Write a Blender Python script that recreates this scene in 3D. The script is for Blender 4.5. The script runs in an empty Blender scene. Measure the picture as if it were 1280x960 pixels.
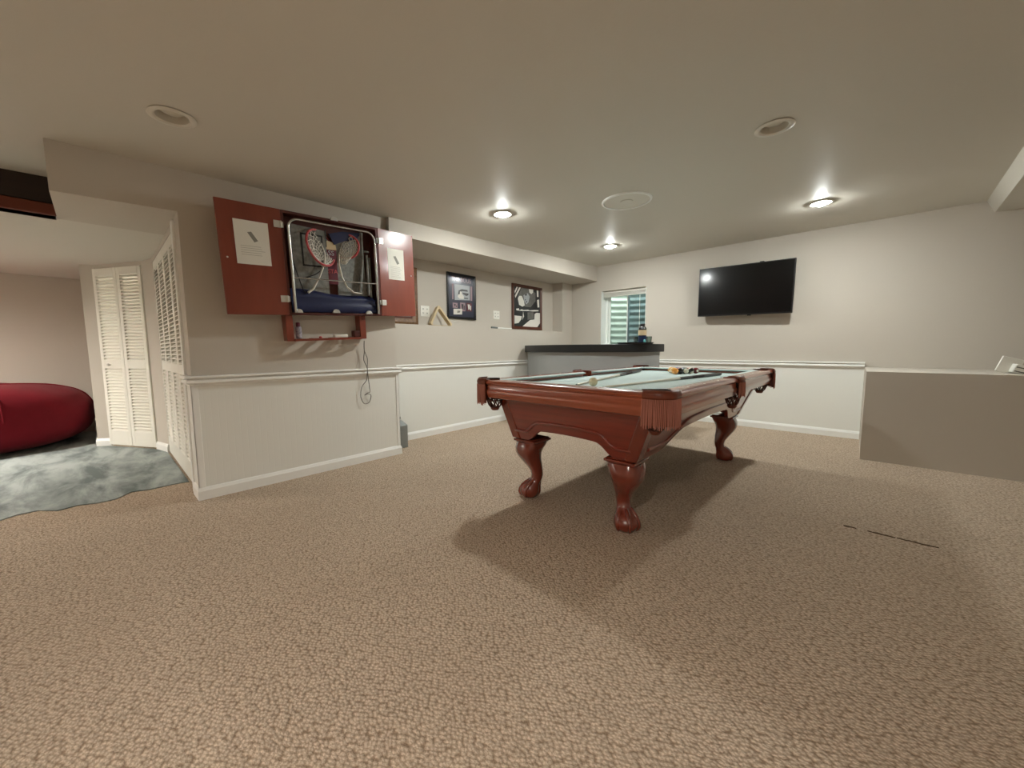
import bpy, bmesh, math, random
from mathutils import Vector, Matrix
random.seed(7)
SC = bpy.context.scene
COL = SC.collection

# ------------------------------------------------------------------ camera
F_PX, YAW, PITCH, ROLL, EYE = 472.263, math.radians(42.3254), math.radians(5.3052), math.radians(0.357), 1.02
cam_d = bpy.data.cameras.new('camera')
cam_d.sensor_width = 36.0
cam_d.lens = F_PX / 1280.0 * 36.0
cam_d.clip_start = 0.02
cam = bpy.data.objects.new('camera', cam_d)
COL.objects.link(cam)
cam.matrix_world = (Matrix.Translation((0, 0, EYE)) @ Matrix.Rotation(YAW, 4, 'Z')
                    @ Matrix.Rotation(math.pi / 2 - PITCH, 4, 'X') @ Matrix.Rotation(-ROLL, 4, 'Z'))
SC.camera = cam

# ------------------------------------------------------------------ world and exposure
w = bpy.data.worlds.new('world'); SC.world = w; w.use_nodes = True
w.node_tree.nodes['Background'].inputs[0].default_value = (0.90, 0.95, 0.92, 1)
w.node_tree.nodes['Background'].inputs[1].default_value = 3.6
BULB_BACK, BULB_FRONT, BULB_ALCOVE = 375.0, 1060.0, 2300.0
SC.view_settings.view_transform = 'Standard'
SC.view_settings.look = 'None'
SC.view_settings.gamma = 1.0
SC.view_settings.exposure = 1.32
try: SC.view_settings.use_curve_mapping = False
except Exception: pass

# ------------------------------------------------------------------ mesh builder
class MB:
    def __init__(s): s.v = []; s.f = []; s.mi = []; s.m = 0
    def add(s, vs, fs):
        b = len(s.v); s.v += [tuple(v) for v in vs]
        for f in fs: s.f.append(tuple(b + i for i in f)); s.mi.append(s.m)
        return s
    def box(s, x0, y0, z0, x1, y1, z1):
        return s.add([(x0,y0,z0),(x1,y0,z0),(x1,y1,z0),(x0,y1,z0),(x0,y0,z1),(x1,y0,z1),(x1,y1,z1),(x0,y1,z1)],
                     [(0,3,2,1),(4,5,6,7),(0,1,5,4),(1,2,6,5),(2,3,7,6),(3,0,4,7)])
    def hexa(s, p):  # 8 points, bottom loop then top loop
        return s.add(p, [(0,3,2,1),(4,5,6,7),(0,1,5,4),(1,2,6,5),(2,3,7,6),(3,0,4,7)])
    def prism(s, poly, a, b, fn=lambda u, v, t: (u, v, t)):
        n = len(poly)
        vs = [fn(u, v, a) for u, v in poly] + [fn(u, v, b) for u, v in poly]
        fs = [tuple(range(n - 1, -1, -1)), tuple(range(n, 2 * n))]
        fs += [(i, (i + 1) % n, n + (i + 1) % n, n + i) for i in range(n)]
        return s.add(vs, fs)
    def loft(s, rings, caps=True, closed=True):
        n = len(rings[0]); vs = [p for r in rings for p in r]; fs = []
        for k in range(len(rings) - 1):
            for i in range(n if closed else n - 1):
                j = (i + 1) % n
                fs.append((k*n+i, k*n+j, (k+1)*n+j, (k+1)*n+i))
        if caps and closed:
            fs.append(tuple(range(n - 1, -1, -1))); b = (len(rings) - 1) * n
            fs.append(tuple(b + i for i in range(n)))
        return s.add(vs, fs)
    def lathe(s, prof, n=24, c=(0, 0, 0), M=None, caps=True):
        rings = []
        for r, z in prof:
            ring = []
            for i in range(n):
                a = 2 * math.pi * i / n
                p = Vector((r * math.cos(a), r * math.sin(a), z))
                if M is not None: p = M @ p
                ring.append((p.x + c[0], p.y + c[1], p.z + c[2]))
            rings.append(ring)
        return s.loft(rings, caps)
    def tube(s, pts, r, n=6, closed=False, caps=True):
        pts = [Vector(p) for p in pts]; m = len(pts); rings = []
        up = None
        for i, p in enumerate(pts):
            a = pts[i - 1] if (i > 0 or closed) else p
            b = pts[(i + 1) % m] if (i < m - 1 or closed) else p
            t = (b - a)
            if t.length < 1e-9: t = Vector((0, 0, 1))
            t.normalize()
            if up is None:
                up = Vector((0, 0, 1)) if abs(t.z) < .9 else Vector((1, 0, 0))
            x = up - t * up.dot(t)
            if x.length < 1e-6: x = t.orthogonal()
            x.normalize(); y = t.cross(x); up = x
            rr = r[i] if isinstance(r, (list, tuple)) else r
            rings.append([tuple(p + x * rr * math.cos(2*math.pi*k/n) + y * rr * math.sin(2*math.pi*k/n)) for k in range(n)])
        if closed: rings.append(rings[0])
        return s.loft(rings, caps and not closed)
    def sphere(s, c, r, nu=16, nv=10, sc=(1, 1, 1)):
        prof = [(max(1e-4, math.sin(math.pi * i / nv)), -math.cos(math.pi * i / nv)) for i in range(nv + 1)]
        return s.lathe([(a * r, b * r) for a, b in prof], nu, c, Matrix.Diagonal(sc), caps=True)
    def mesh(s, name, mats, smooth=35):
        me = bpy.data.meshes.new(name); me.from_pydata(s.v, [], s.f)
        for m in (mats if isinstance(mats, (list, tuple)) else [mats]): me.materials.append(m)
        for p, i in zip(me.polygons, s.mi): p.material_index = i
        bm = bmesh.new(); bm.from_mesh(me); bmesh.ops.recalc_face_normals(bm, faces=bm.faces); bm.to_mesh(me); bm.free()
        if smooth:
            for p in me.polygons: p.use_smooth = True
            me.set_sharp_from_angle(angle=math.radians(smooth))
        me.update(); return me
    def build(s, name, mats, parent=None, smooth=35, bevel=0, seg=2):
        o = bpy.data.objects.new(name, s.mesh(name, mats, smooth)); COL.objects.link(o)
        if parent is not None: o.parent = parent
        if bevel:
            b = o.modifiers.new('bevel', 'BEVEL'); b.width = bevel; b.segments = seg; b.limit_method = 'ANGLE'; b.angle_limit = math.radians(40)
        return o

def tag(o, label, cat=None, group=None, kind=None):
    o['label'] = label
    if cat: o['category'] = cat
    if group: o['group'] = group
    if kind: o['kind'] = kind
    return o
def thing(name, label, cat, loc=(0, 0, 0), rot=(0, 0, 0), group=None, kind=None):
    o = bpy.data.objects.new(name, None); COL.objects.link(o); o.empty_display_size = .1
    o.location = loc; o.rotation_euler = rot
    return tag(o, label, cat, group, kind)
def struct(o, label, cat): return tag(o, label, cat, kind='structure')
def link_copy(src, parent=None, name=None):
    c = src.copy(); COL.objects.link(c)
    if parent is not None: c.parent = parent
    return c
def boxm(*a): return MB().box(*a)

def sweep(path, prof, side=1, closed=False):
    """profile (out, z) swept along an XY polyline with mitred corners; side=+1: out is to the left of travel"""
    mb = MB(); P = [Vector((a, b)) for a, b in path]; n = len(P); rings = []
    for i in range(n):
        d0 = (P[i] - P[i-1]).normalized() if i > 0 else (P[1] - P[0]).normalized()
        d1 = (P[i+1] - P[i]).normalized() if i < n - 1 else d0
        n0 = Vector((-d0.y, d0.x)) * side; n1 = Vector((-d1.y, d1.x)) * side
        m = (n0 + n1); m = m / max(.2, m.dot(n0)) if m.length > 1e-6 else n0
        rings.append([(P[i].x + m.x * o, P[i].y + m.y * o, z) for o, z in prof])
    return mb.loft(rings)

# ------------------------------------------------------------------ materials
def lin(c):
    if isinstance(c, str): c = tuple(int(c[i:i+2], 16) / 255 for i in (0, 2, 4))
    return tuple(x / 12.92 if x <= .04045 else ((x + .055) / 1.055) ** 2.4 for x in c) + (1,)
def mat(name, col, rough=.6, metal=0, spec=.5, coat=0, noise=0, nscale=20, bump=0, bscale=80, col2=None, stretch=None, emit=0, sheen=0):
    m = bpy.data.materials.new(name); m.use_nodes = True; nt = m.node_tree; N = nt.nodes; L = nt.links
    b = N['Principled BSDF']
    b.inputs['Base Color'].default_value = lin(col); b.inputs['Roughness'].default_value = rough
    b.inputs['Metallic'].default_value = metal; b.inputs['Specular IOR Level'].default_value = spec
    if coat: b.inputs['Coat Weight'].default_value = coat; b.inputs['Coat Roughness'].default_value = .12
    if sheen: b.inputs['Sheen Weight'].default_value = sheen
    if emit:
        b.inputs['Emission Color'].default_value = lin(col); b.inputs['Emission Strength'].default_value = emit
    if noise or bump:
        tc = N.new('ShaderNodeTexCoord'); mp = N.new('ShaderNodeMapping'); L.new(tc.outputs['Object'], mp.inputs[0])
        if stretch: mp.inputs['Scale'].default_value = stretch
    if noise:
        t = N.new('ShaderNodeTexNoise'); t.inputs['Scale'].default_value = nscale; t.inputs['Detail'].default_value = 5
        L.new(mp.outputs[0], t.inputs[0])
        mx = N.new('ShaderNodeMix'); mx.data_type = 'RGBA'
        mr = N.new('ShaderNodeMapRange'); mr.inputs[1].default_value = .3; mr.inputs[2].default_value = .7
        mr.inputs[3].default_value = 0; mr.inputs[4].default_value = noise
        L.new(t.outputs[0], mr.inputs[0]); L.new(mr.outputs[0], mx.inputs[0])
        mx.inputs[6].default_value = lin(col); mx.inputs[7].default_value = lin(col2 or '000000')
        L.new(mx.outputs[2], b.inputs['Base Color'])
    if bump:
        t2 = N.new('ShaderNodeTexNoise'); t2.inputs['Scale'].default_value = bscale; t2.inputs['Detail'].default_value = 3
        L.new(mp.outputs[0], t2.inputs[0])
        bp = N.new('ShaderNodeBump'); bp.inputs['Strength'].default_value = bump; bp.inputs['Distance'].default_value = .004
        L.new(t2.outputs[0], bp.inputs['Height']); L.new(bp.outputs[0], b.inputs['Normal'])
    return m

def carpet_mat():
    m = bpy.data.materials.new('berber_carpet'); m.use_nodes = True; nt = m.node_tree; N = nt.nodes; L = nt.links
    b = N['Principled BSDF']; b.inputs['Roughness'].default_value = .95; b.inputs['Specular IOR Level'].default_value = .15
    tc = N.new('ShaderNodeTexCoord'); mp = N.new('ShaderNodeMapping'); L.new(tc.outputs['Object'], mp.inputs[0])
    mp.inputs['Rotation'].default_value = (0, 0, -YAW); mp.inputs['Scale'].default_value = (.88, 1.22, 1)
    wob = N.new('ShaderNodeTexNoise'); wob.inputs['Scale'].default_value = 9; L.new(mp.outputs[0], wob.inputs[0])
    sc = N.new('ShaderNodeVectorMath'); sc.operation = 'SCALE'; sc.inputs['Scale'].default_value = .03; L.new(wob.outputs['Color'], sc.inputs[0])
    ad = N.new('ShaderNodeVectorMath'); ad.operation = 'ADD'; L.new(mp.outputs[0], ad.inputs[0]); L.new(sc.outputs[0], ad.inputs[1])
    w2 = N.new('ShaderNodeTexNoise'); w2.inputs['Scale'].default_value = 190; w2.inputs['Detail'].default_value = 2; L.new(mp.outputs[0], w2.inputs[0])
    s2 = N.new('ShaderNodeVectorMath'); s2.operation = 'SCALE'; s2.inputs['Scale'].default_value = .011; L.new(w2.outputs['Color'], s2.inputs[0])
    ad0 = ad; ad = N.new('ShaderNodeVectorMath'); ad.operation = 'ADD'; L.new(ad0.outputs[0], ad.inputs[0]); L.new(s2.outputs[0], ad.inputs[1])
    vo = N.new('ShaderNodeTexVoronoi'); vo.voronoi_dimensions = '2D'; vo.inputs['Scale'].default_value = 86; vo.inputs['Randomness'].default_value = .75
    L.new(ad.outputs[0], vo.inputs['Vector'])
    cr = N.new('ShaderNodeValToRGB'); e = cr.color_ramp.elements
    e[0].position = .15; e[0].color = lin('D6C4AF'); e[1].position = .75; e[1].color = lin('98826D')  # darker gaps between loops: partly yarn colour, partly self-shading painted in
    L.new(vo.outputs['Distance'], cr.inputs[0])
    sep = N.new('ShaderNodeSeparateColor'); L.new(vo.outputs['Color'], sep.inputs[0])
    hv = N.new('ShaderNodeHueSaturation'); L.new(cr.outputs[0], hv.inputs['Color'])
    vr = N.new('ShaderNodeMapRange'); vr.inputs[3].default_value = .86; vr.inputs[4].default_value = 1.1; L.new(sep.outputs[0], vr.inputs[0]); L.new(vr.outputs[0], hv.inputs['Value'])
    big = N.new('ShaderNodeTexNoise'); big.inputs['Scale'].default_value = 1.6; big.inputs['Detail'].default_value = 4; L.new(mp.outputs[0], big.inputs[0])
    br = N.new('ShaderNodeMapRange'); br.inputs[1].default_value = .35; br.inputs[2].default_value = .7; br.inputs[3].default_value = 0; br.inputs[4].default_value = .22; L.new(big.outputs[0], br.inputs[0])
    mx = N.new('ShaderNodeMix'); mx.data_type = 'RGBA'; L.new(br.outputs[0], mx.inputs[0]); L.new(hv.outputs[0], mx.inputs[6]); mx.inputs[7].default_value = lin('AC967F')
    sx = N.new('ShaderNodeSeparateXYZ'); L.new(ad.outputs[0], sx.inputs[0])
    sn = N.new('ShaderNodeMath'); sn.operation = 'SINE'; mu = N.new('ShaderNodeMath'); mu.operation = 'MULTIPLY'; mu.inputs[1].default_value = 2 * math.pi * 86
    L.new(sx.outputs[1], mu.inputs[0]); L.new(mu.outputs[0], sn.inputs[0])
    fb = N.new('ShaderNodeTexNoise'); fb.inputs['Scale'].default_value = 260; fb.inputs['Detail'].default_value = 3; L.new(mp.outputs[0], fb.inputs[0])
    rw = N.new('ShaderNodeMath'); rw.operation = 'MULTIPLY_ADD'; rw.inputs[1].default_value = .07; L.new(sn.outputs[0], rw.inputs[0])
    fr = N.new('ShaderNodeMapRange'); fr.inputs[1].default_value = .3; fr.inputs[2].default_value = .7; fr.inputs[3].default_value = .78; fr.inputs[4].default_value = 1.16; L.new(fb.outputs[0], fr.inputs[0]); L.new(fr.outputs[0], rw.inputs[2])
    h2 = N.new('ShaderNodeHueSaturation'); L.new(mx.outputs[2], h2.inputs['Color']); L.new(rw.outputs[0], h2.inputs['Value'])
    L.new(h2.outputs[0], b.inputs['Base Color'])
    inv = N.new('ShaderNodeMath'); inv.operation = 'SUBTRACT'; inv.inputs[0].default_value = 1; L.new(vo.outputs['Distance'], inv.inputs[1])
    fz = N.new('ShaderNodeTexNoise'); fz.inputs['Scale'].default_value = 400; L.new(mp.outputs[0], fz.inputs[0])
    ma = N.new('ShaderNodeMath'); ma.operation = 'MULTIPLY_ADD'; ma.inputs[1].default_value = .35; L.new(fz.outputs[0], ma.inputs[0]); L.new(inv.outputs[0], ma.inputs[2])
    bp = N.new('ShaderNodeBump'); bp.inputs['Strength'].default_value = .6; bp.inputs['Distance'].default_value = .008
    L.new(ma.outputs[0], bp.inputs['Height']); L.new(bp.outputs[0], b.inputs['Normal'])
    return m
def marble_mat():
    m = bpy.data.materials.new('grey_mottled_floor'); m.use_nodes = True; nt = m.node_tree; N = nt.nodes; L = nt.links
    b = N['Principled BSDF']; b.inputs['Roughness'].default_value = .75
    tc = N.new('ShaderNodeTexCoord')
    t = N.new('ShaderNodeTexNoise'); t.inputs['Scale'].default_value = 4.5; t.inputs['Detail'].default_value = 6; t.inputs['Distortion'].default_value = .35; t.inputs['Roughness'].default_value = .62
    mp = N.new('ShaderNodeMapping'); mp.inputs['Scale'].default_value = (.38, 1.1, 1); L.new(tc.outputs['Object'], mp.inputs[0]); L.new(mp.outputs[0], t.inputs[0])
    cr = N.new('ShaderNodeValToRGB'); e = cr.color_ramp.elements
    e[0].position = .38; e[0].color = lin('626C6A'); e[1].position = .62; e[1].color = lin('A8B0AD')
    L.new(t.outputs[0], cr.inputs[0]); L.new(cr.outputs[0], b.inputs['Base Color'])
    bp = N.new('ShaderNodeBump'); bp.inputs['Strength'].default_value = .25; bp.inputs['Distance'].default_value = .005; L.new(t.outputs[0], bp.inputs['Height']); L.new(bp.outputs[0], b.inputs['Normal'])
    return m
def bead_mat():
    m = mat('white_beadboard', 'ECECE5', .45); nt = m.node_tree; N = nt.nodes; L = nt.links; b = N['Principled BSDF']
    tc = N.new('ShaderNodeTexCoord'); sp = N.new('ShaderNodeSeparateXYZ'); L.new(tc.outputs['Object'], sp.inputs[0])
    a = N.new('ShaderNodeMath'); a.operation = 'ADD'; L.new(sp.outputs[0], a.inputs[0]); L.new(sp.outputs[1], a.inputs[1])
    p = N.new('ShaderNodeMath'); p.operation = 'PINGPONG'; p.inputs[1].default_value = .02; L.new(a.outputs[0], p.inputs[0])
    r = N.new('ShaderNodeMapRange'); r.inputs[1].default_value = 0; r.inputs[2].default_value = .003; L.new(p.outputs[0], r.inputs[0])
    bp = N.new('ShaderNodeBump'); bp.inputs['Strength'].default_value = .13; bp.inputs['Distance'].default_value = .002; L.new(r.outputs[0], bp.inputs['Height']); L.new(bp.outputs[0], b.inputs['Normal'])
    return m
def glass_mat(name, tint, refl=.06, screen=0):
    m = bpy.data.materials.new(name); m.use_nodes = True; nt = m.node_tree; N = nt.nodes; L = nt.links
    N.remove(N['Principled BSDF']); out = N['Material Output']
    tr = N.new('ShaderNodeBsdfTransparent'); tr.inputs[0].default_value = lin(tint)
    gl = N.new('ShaderNodeBsdfGlossy'); gl.inputs['Roughness'].default_value = .02
    fr = N.new('ShaderNodeFresnel'); fr.inputs[0].default_value = 1.45
    mx = N.new('ShaderNodeMixShader'); L.new(fr.outputs[0], mx.inputs[0]); L.new(tr.outputs[0], mx.inputs[1]); L.new(gl.outputs[0], mx.inputs[2])
    L.new(mx.outputs[0], out.inputs[0]); return m

M = dict(
    wall=mat('greige_wall_paint', 'C6BEB2', .75, bump=.12, bscale=220),
    ceil=mat('ceiling_paint', 'D2CDC2', .55, spec=.25, bump=.10, bscale=60),
    white=mat('white_trim_paint', 'F3F3EE', .35), bead=bead_mat(), carpet=carpet_mat(), marble=marble_mat(),
    door=mat('white_louvre_paint', 'ECE9DE', .45),
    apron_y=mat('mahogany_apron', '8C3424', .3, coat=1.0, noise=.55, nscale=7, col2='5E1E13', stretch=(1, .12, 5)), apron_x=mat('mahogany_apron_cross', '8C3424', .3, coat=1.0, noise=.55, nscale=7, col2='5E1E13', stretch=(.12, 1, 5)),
    wood=mat('mahogany', 'A8502E', .3, coat=1.0, noise=.55, nscale=7, col2='6E2E1A', stretch=(1, .12, 5)),
    wood_x=mat('mahogany_cross', 'A8502E', .3, coat=1.0, noise=.55, nscale=7, col2='6E2E1A', stretch=(.12, 1, 5)),
    leg=mat('mahogany_leg', '82321F', .25, coat=1.0, noise=.5, nscale=9, col2='4A1A10', stretch=(2, 2, .5)),
    leather=mat('brown_leather', '74351F', .35, noise=.4, nscale=60, col2='4A2013', bump=.2, bscale=300),
    suede=mat('suede_fringe', 'B67868', .85, noise=.3, nscale=120, col2='84503F', stretch=(1, 1, .1)),
    net=mat('pocket_net_cord', '4A2116', .6), felt=mat('pale_green_felt', 'C0D0CD', .95, spec=.1, noise=.12, nscale=300, col2='98ABA7', sheen=.2),
    hole=mat('pocket_black', '0A0807', .8), sight=mat('pearl_inlay', 'E8E2D2', .3),
    cabwood=mat('cherry_laminate', '86402E', .3, coat=.25, noise=.45, nscale=5, col2='682A1C', stretch=(3, 3, .35)),
    cabdark=mat('cherry_laminate_inner', '4E1C12', .45), metal=mat('satin_tube', 'C9C9C6', .25, metal=1),
    nickel=mat('nickel_plate', 'D8D6CF', .35, metal=.8), navy=mat('navy_vinyl', '0E1742', .4, noise=.3, nscale=14, col2='080D28'),
    grey=mat('grey_backboard', '8B8B86', .7, noise=.7, nscale=30, col2='55564F', bump=.2), red=mat('red_hoop', 'B5343A', .5, noise=.4, nscale=60, col2='D98A86'),
    maroon=mat('maroon_print', '66141F', .6, noise=.5, nscale=25, col2='2B1438'), rope=mat('white_net_cord', 'DCD9CE', .7), black=mat('matte_black', '0E0E10', .5),
    charcoal=mat('black_bar_top', '17191B', .35, noise=.2, nscale=40, col2='26282A'), bargrey=mat('grey_bar_panel', 'A9ACAC', .5, noise=.25, nscale=3, col2='979A9A'),
    screen=mat('tv_screen', '020204', .28, spec=.14, coat=.6), plastic=mat('tv_plastic', '0A0A0B', .35), paper=mat('white_paper', 'E6E3D8', .8),
    ink=mat('grey_ink', '8A887F', .8), inklight=mat('pale_ink', 'B9B6AB', .8), beanred=mat('crimson_microfibre', '780A1C', .75, spec=.2, noise=.35, nscale=6, col2='560613', sheen=.06),
    darkwood=mat('dark_brown_wood', '2A1A10', .6, noise=.4, nscale=6, col2='120B07', stretch=(5, .4, 5)), redwood=mat('red_brown_lip', '6A2A14', .4),
    frame_brown=mat('brown_carved_frame', '7A552E', .4, noise=.6, nscale=40, col2='2C1A0C', bump=.5, bscale=120), frame_black=mat('black_frame', '101014', .3),
    frame_red=mat('reddish_frame', '5A2B17', .4, noise=.4, nscale=30, col2='2E140A'),
    photo_navy=mat('navy_mat_board', '1E2138', .35, coat=.5), photo_grey=mat('photo_grey', 'A9ADB0', .35, coat=.5), photo_black=mat('photo_black', '15161A', .35, coat=.5),
    photo_white=mat('photo_white', 'E2DFD6', .35, coat=.5), photo_mid=mat('photo_mid_grey', '6C6A66', .35, coat=.5, noise=.4, nscale=20, col2='3A3937'), mauve=mat('mauve_lettering', '9C8288', .5), dkred=mat('dark_red_tile', '5A1A20', .5),
    outlet=mat('outlet_plastic', 'EFEDE4', .4), slot=mat('outlet_slots', '6A675E', .6), blond=mat('blond_wood', 'CDB892', .5, noise=.3, nscale=10, col2='A88F64'),
    maple=mat('maple_shaft', 'E2DCCB', .3), ebony=mat('ebony_butt', '171013', .3, coat=.4), wrap=mat('cue_wrap', '2B1A18', .8), tip=mat('blue_cue_tip', '20303A', .8),
    cream=mat('cream_ball', 'E9E0BC', .15, coat=.6), galv=mat('galvanised_steel', 'CDD6D0', .55, metal=.1, noise=.25, nscale=8, col2='8FA09A'), vinyl=mat('white_vinyl', 'F0F3EE', .4),
    glass=glass_mat('window_glass', 'F4FAF8'), screenm=glass_mat('insect_screen', 'D0D7DE'), blind=mat('white_blind_slat', 'E9E6DC', .5), cord=mat('white_cord', 'ECECE6', .6),
    bulb=mat('lit_bulb', 'FFF6EA', .4), offbulb=mat('unlit_lens', 'CFC8B8', .35), trimring=mat('ceiling_fixture_white', 'D9D4C8', .4), can=mat('fixture_can', '8F887B', .45, metal=.3),
    greytin=mat('grey_tin', '8E9290', .4, metal=.4), bottle=mat('dark_bottle_glass', '0B0D12', .08, coat=.6), labelc=mat('cream_label', 'D8C49E', .6), teal=mat('teal_cap', '6FC3C0', .4), navyglass=mat('navy_label', '14284A', .3),
    clearglass=mat('clear_tumbler', 'C9D2D0', .08), cable=mat('grey_cable', '6E6A62', .5), crack=mat('dark_seam', '5A4630', .95), soil=mat('gravel', '77786F', .9, noise=.6, nscale=50, col2='3F403B'),
)
def bulb_mat(name, col, st):
    m = mat(name, col, .4); b = m.node_tree.nodes['Principled BSDF']
    b.inputs['Emission Color'].default_value = lin(col); b.inputs['Emission Strength'].default_value = st; return m
M['bulb_back'] = bulb_mat('bulb_lit_back', 'F3F8F5', BULB_BACK)
M['bulb_front'] = bulb_mat('bulb_lit_front', 'FFF6EB', BULB_FRONT)
M['bulb_alcove'] = bulb_mat('bulb_lit_alcove', 'FFF8EF', BULB_ALCOVE)

# ------------------------------------------------------------------ the room
YB, XN, XL, XU, ZR = 5.629, -3.278, -3.706, -3.906, .853     # back wall, near left wall, rear left wall, its recessed top, chair rail
ZLEDGE, NY0, NY1 = 1.302, .42, 1.945
XR, YF = 2.0, -3.0
def zc(y): return 2.347 - .033 * (YB - y)
CEIL_ROT = math.atan(.033)

struct(boxm(-7.4, YF - .2, -.12, XR + .2, YB + .25, 0).build('floor', M['carpet'], smooth=0), 'beige looped berber carpet over the whole basement floor', 'floor')
edge = [(-3.80, .419)]
for i in range(40):
    y = .36 - i * .085
    edge.append((-3.78 - .05 * math.sin(i * .9) - .04 * math.sin(i * 2.3 + 1) + .02 * i / 40, y))
fl2 = MB().prism(edge + [(-7.18, edge[-1][1]), (-7.18, -.06), (-6.0, -.06), (-5.93, .03), (-5.35, .35), (-5.1, .419)], .0005, .006).build('floor', M['marble'], smooth=0)
struct(fl2, 'grey mottled flooring of the side alcove in front of the louvred closets', 'floor')

# ceiling slab with holes for the fixtures
LIGHTS = [(-2.459, 2.588, 'back'), (-2.385, 4.482, 'back'), (-.316, 4.473, 'back'), (-.415, 2.653, None), (-2.567, .34, None), (.10, -1.05, 'front')]
cm = MB()
cm.hexa([(-4.15, YF-.2, zc(YF-.2)), (XR+.2, YF-.2, zc(YF-.2)), (XR+.2, YB+.3, zc(YB+.3)), (-4.15, YB+.3, zc(YB+.3)),
         (-4.15, YF-.2, zc(YF)+.2), (XR+.2, YF-.2, zc(YF)+.2), (XR+.2, YB+.3, zc(YB)+.2), (-4.15, YB+.3, zc(YB)+.2)])
ceil = cm.build('ceiling', M['ceil'], smooth=0)
cut = MB()
for x, y, k in LIGHTS: cut.lathe([(.074, -.1), (.074, .13)], 32, (x, y, zc(y)))
cuto = cut.build('cutter', M['ceil'], smooth=0)
bo = ceil.modifiers.new('holes', 'BOOLEAN'); bo.operation = 'DIFFERENCE'; bo.object = cuto; bo.solver = 'EXACT'
dg = bpy.context.evaluated_depsgraph_get(); nm = bpy.data.meshes.new_from_object(ceil.evaluated_get(dg))
ceil.modifiers.clear(); ceil.data = nm; nm.name = 'ceiling'
bpy.data.objects.remove(cuto)
struct(ceil, 'plain painted basement ceiling with recessed downlights', 'ceiling')

# back wall with the window opening
WX0, WX1, WZ0, WZ1 = -3.14, -2.392, .98, 1.942
wb = MB(); TB = .26
wb.box(-4.15, YB, 0, WX0, YB+TB, 2.36); wb.box(WX1, YB, 0, XR+.2, YB+TB, 2.36)
wb.box(WX0, YB, 0, WX1, YB+TB, WZ0); wb.box(WX0, YB, WZ1, WX1, YB+TB, 2.36)
struct(wb.build('wall_back', M['wall'], smooth=0), 'greige back wall with the television and the small window', 'wall')
wl = MB(); XJ = -3.46
wl.hexa([(XJ, NY0, 0), (XN, NY0, 0), (XN, NY1, 0), (XJ, NY1, 0), (XJ, NY0, zc(NY0)+.02), (XN, NY0, zc(NY0)+.02), (XN, NY1, zc(NY1)+.02), (XJ, NY1, zc(NY1)+.02)])
wl.box(XL, NY0+.2, 0, XJ, NY1, 2.2)
struct(wl.build('wall_left', M['wall'], smooth=0), 'greige left wall stub that carries the basketball cabinet', 'wall')
wr = MB(); wr.box(-4.15, NY1, 0, XL, YB, ZLEDGE); wr.box(-4.15, NY1, ZLEDGE, XU, YB, 2.36); wr.box(XU, 5.335, ZLEDGE, XL, YB, 2.36); wr.box(-4.15, NY0+.2, 0, XL, NY1, 2.2)
struct(wr.build('wall_left', M['wall'], smooth=0), 'greige rear left wall with a ledge and recessed upper half holding the pictures', 'wall')
so = MB(); sy0, sy1 = NY1 - .06, YB
zb0, zb1 = 2.079, 2.117
so.hexa([(XU-.02, sy0, zb0), (-3.225, sy0, zb0), (-3.225, sy1, zb1), (XU-.02, sy1, zb1), (XU-.02, sy0, zc(sy0)+.01), (-3.225, sy0, zc(sy0)+.01), (-3.225, sy1, zc(sy1)+.01), (XU-.02, sy1, zc(sy1)+.01)])
struct(so.build('trim_1', M['wall'], smooth=0), 'boxed soffit running along the top of the rear left wall', 'soffit')
hw = boxm(.073, 4.62, 0, XR, YB, .800)
struct(hw.build('wall_back', M['wall'], smooth=0), 'greige half-height wall with a flat ledge right of the wainscot', 'wall')
bm_ = MB(); bm_.loft([[(.80, YB, 2.36), (.86, YB, 2.235), (XR, YB, 2.235), (XR, YB, 2.36)], [(.64, 3.4, 2.36), (.72, 3.4, 2.163), (XR, 3.4, 2.163), (XR, 3.4, 2.36)], [(.45, YF, 2.36), (.53, YF, 1.96), (XR, YF, 1.96), (XR, YF, 2.36)]])
struct(bm_.build('trim_2', M['ceil'], smooth=0), 'shallow dropped ceiling beam along the right side', 'soffit')
struct(boxm(XR, YF-.2, 0, XR+.2, YB, 2.36).build('wall_right', M['wall'], smooth=0), 'plain greige right wall', 'wall')
struct(boxm(-7.4, YF-.2, 0, XR, YF, 2.36).build('wall_front', M['wall'], smooth=0), 'plain greige wall at the near end of the room', 'wall')

# alcove on the left: header, low ceiling, closet walls
hd = MB(); hd.hexa([(-3.98, -.105, 1.900), (XN, -.105, 1.889), (XN, NY0, 1.912), (-3.98, NY0, 1.905), (-3.98, -.105, 2.2), (XN, -.105, 2.2), (XN, NY0, 2.2), (-3.98, NY0, 2.2)])
struct(hd.build('trim_3', M['wall'], smooth=0), 'greige dropped header over the alcove opening', 'header')
ac = MB()
for q in ((-7.4, YF, -5.574, 1.3), (-5.426, YF, -3.99, 1.3), (-5.574, YF, -5.426, -2.074), (-5.574, -1.926, -5.426, 1.3)): ac.box(q[0], q[1], 1.915, q[2], q[3], 2.04)
struct(ac.build('ceiling', M['ceil'], smooth=0), 'low ceiling over the side alcove', 'ceiling')
struct(boxm(-7.4, YF, 0, -7.2, 1.4, 2.2).build('wall_far_left', M['wall'], smooth=0), 'greige alcove wall behind the red bean bag', 'wall')
struct(boxm(-4.16, YF, 2.04, -4.10, -.105, 2.36).build('trim_10', M['wall'], smooth=0), 'strip of wall above the dark beam', 'wall')
P0, P1, P2, P3 = (-5.99, -.05), (-5.93, .047), (-5.338, .37), (-5.09, .43)
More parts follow.
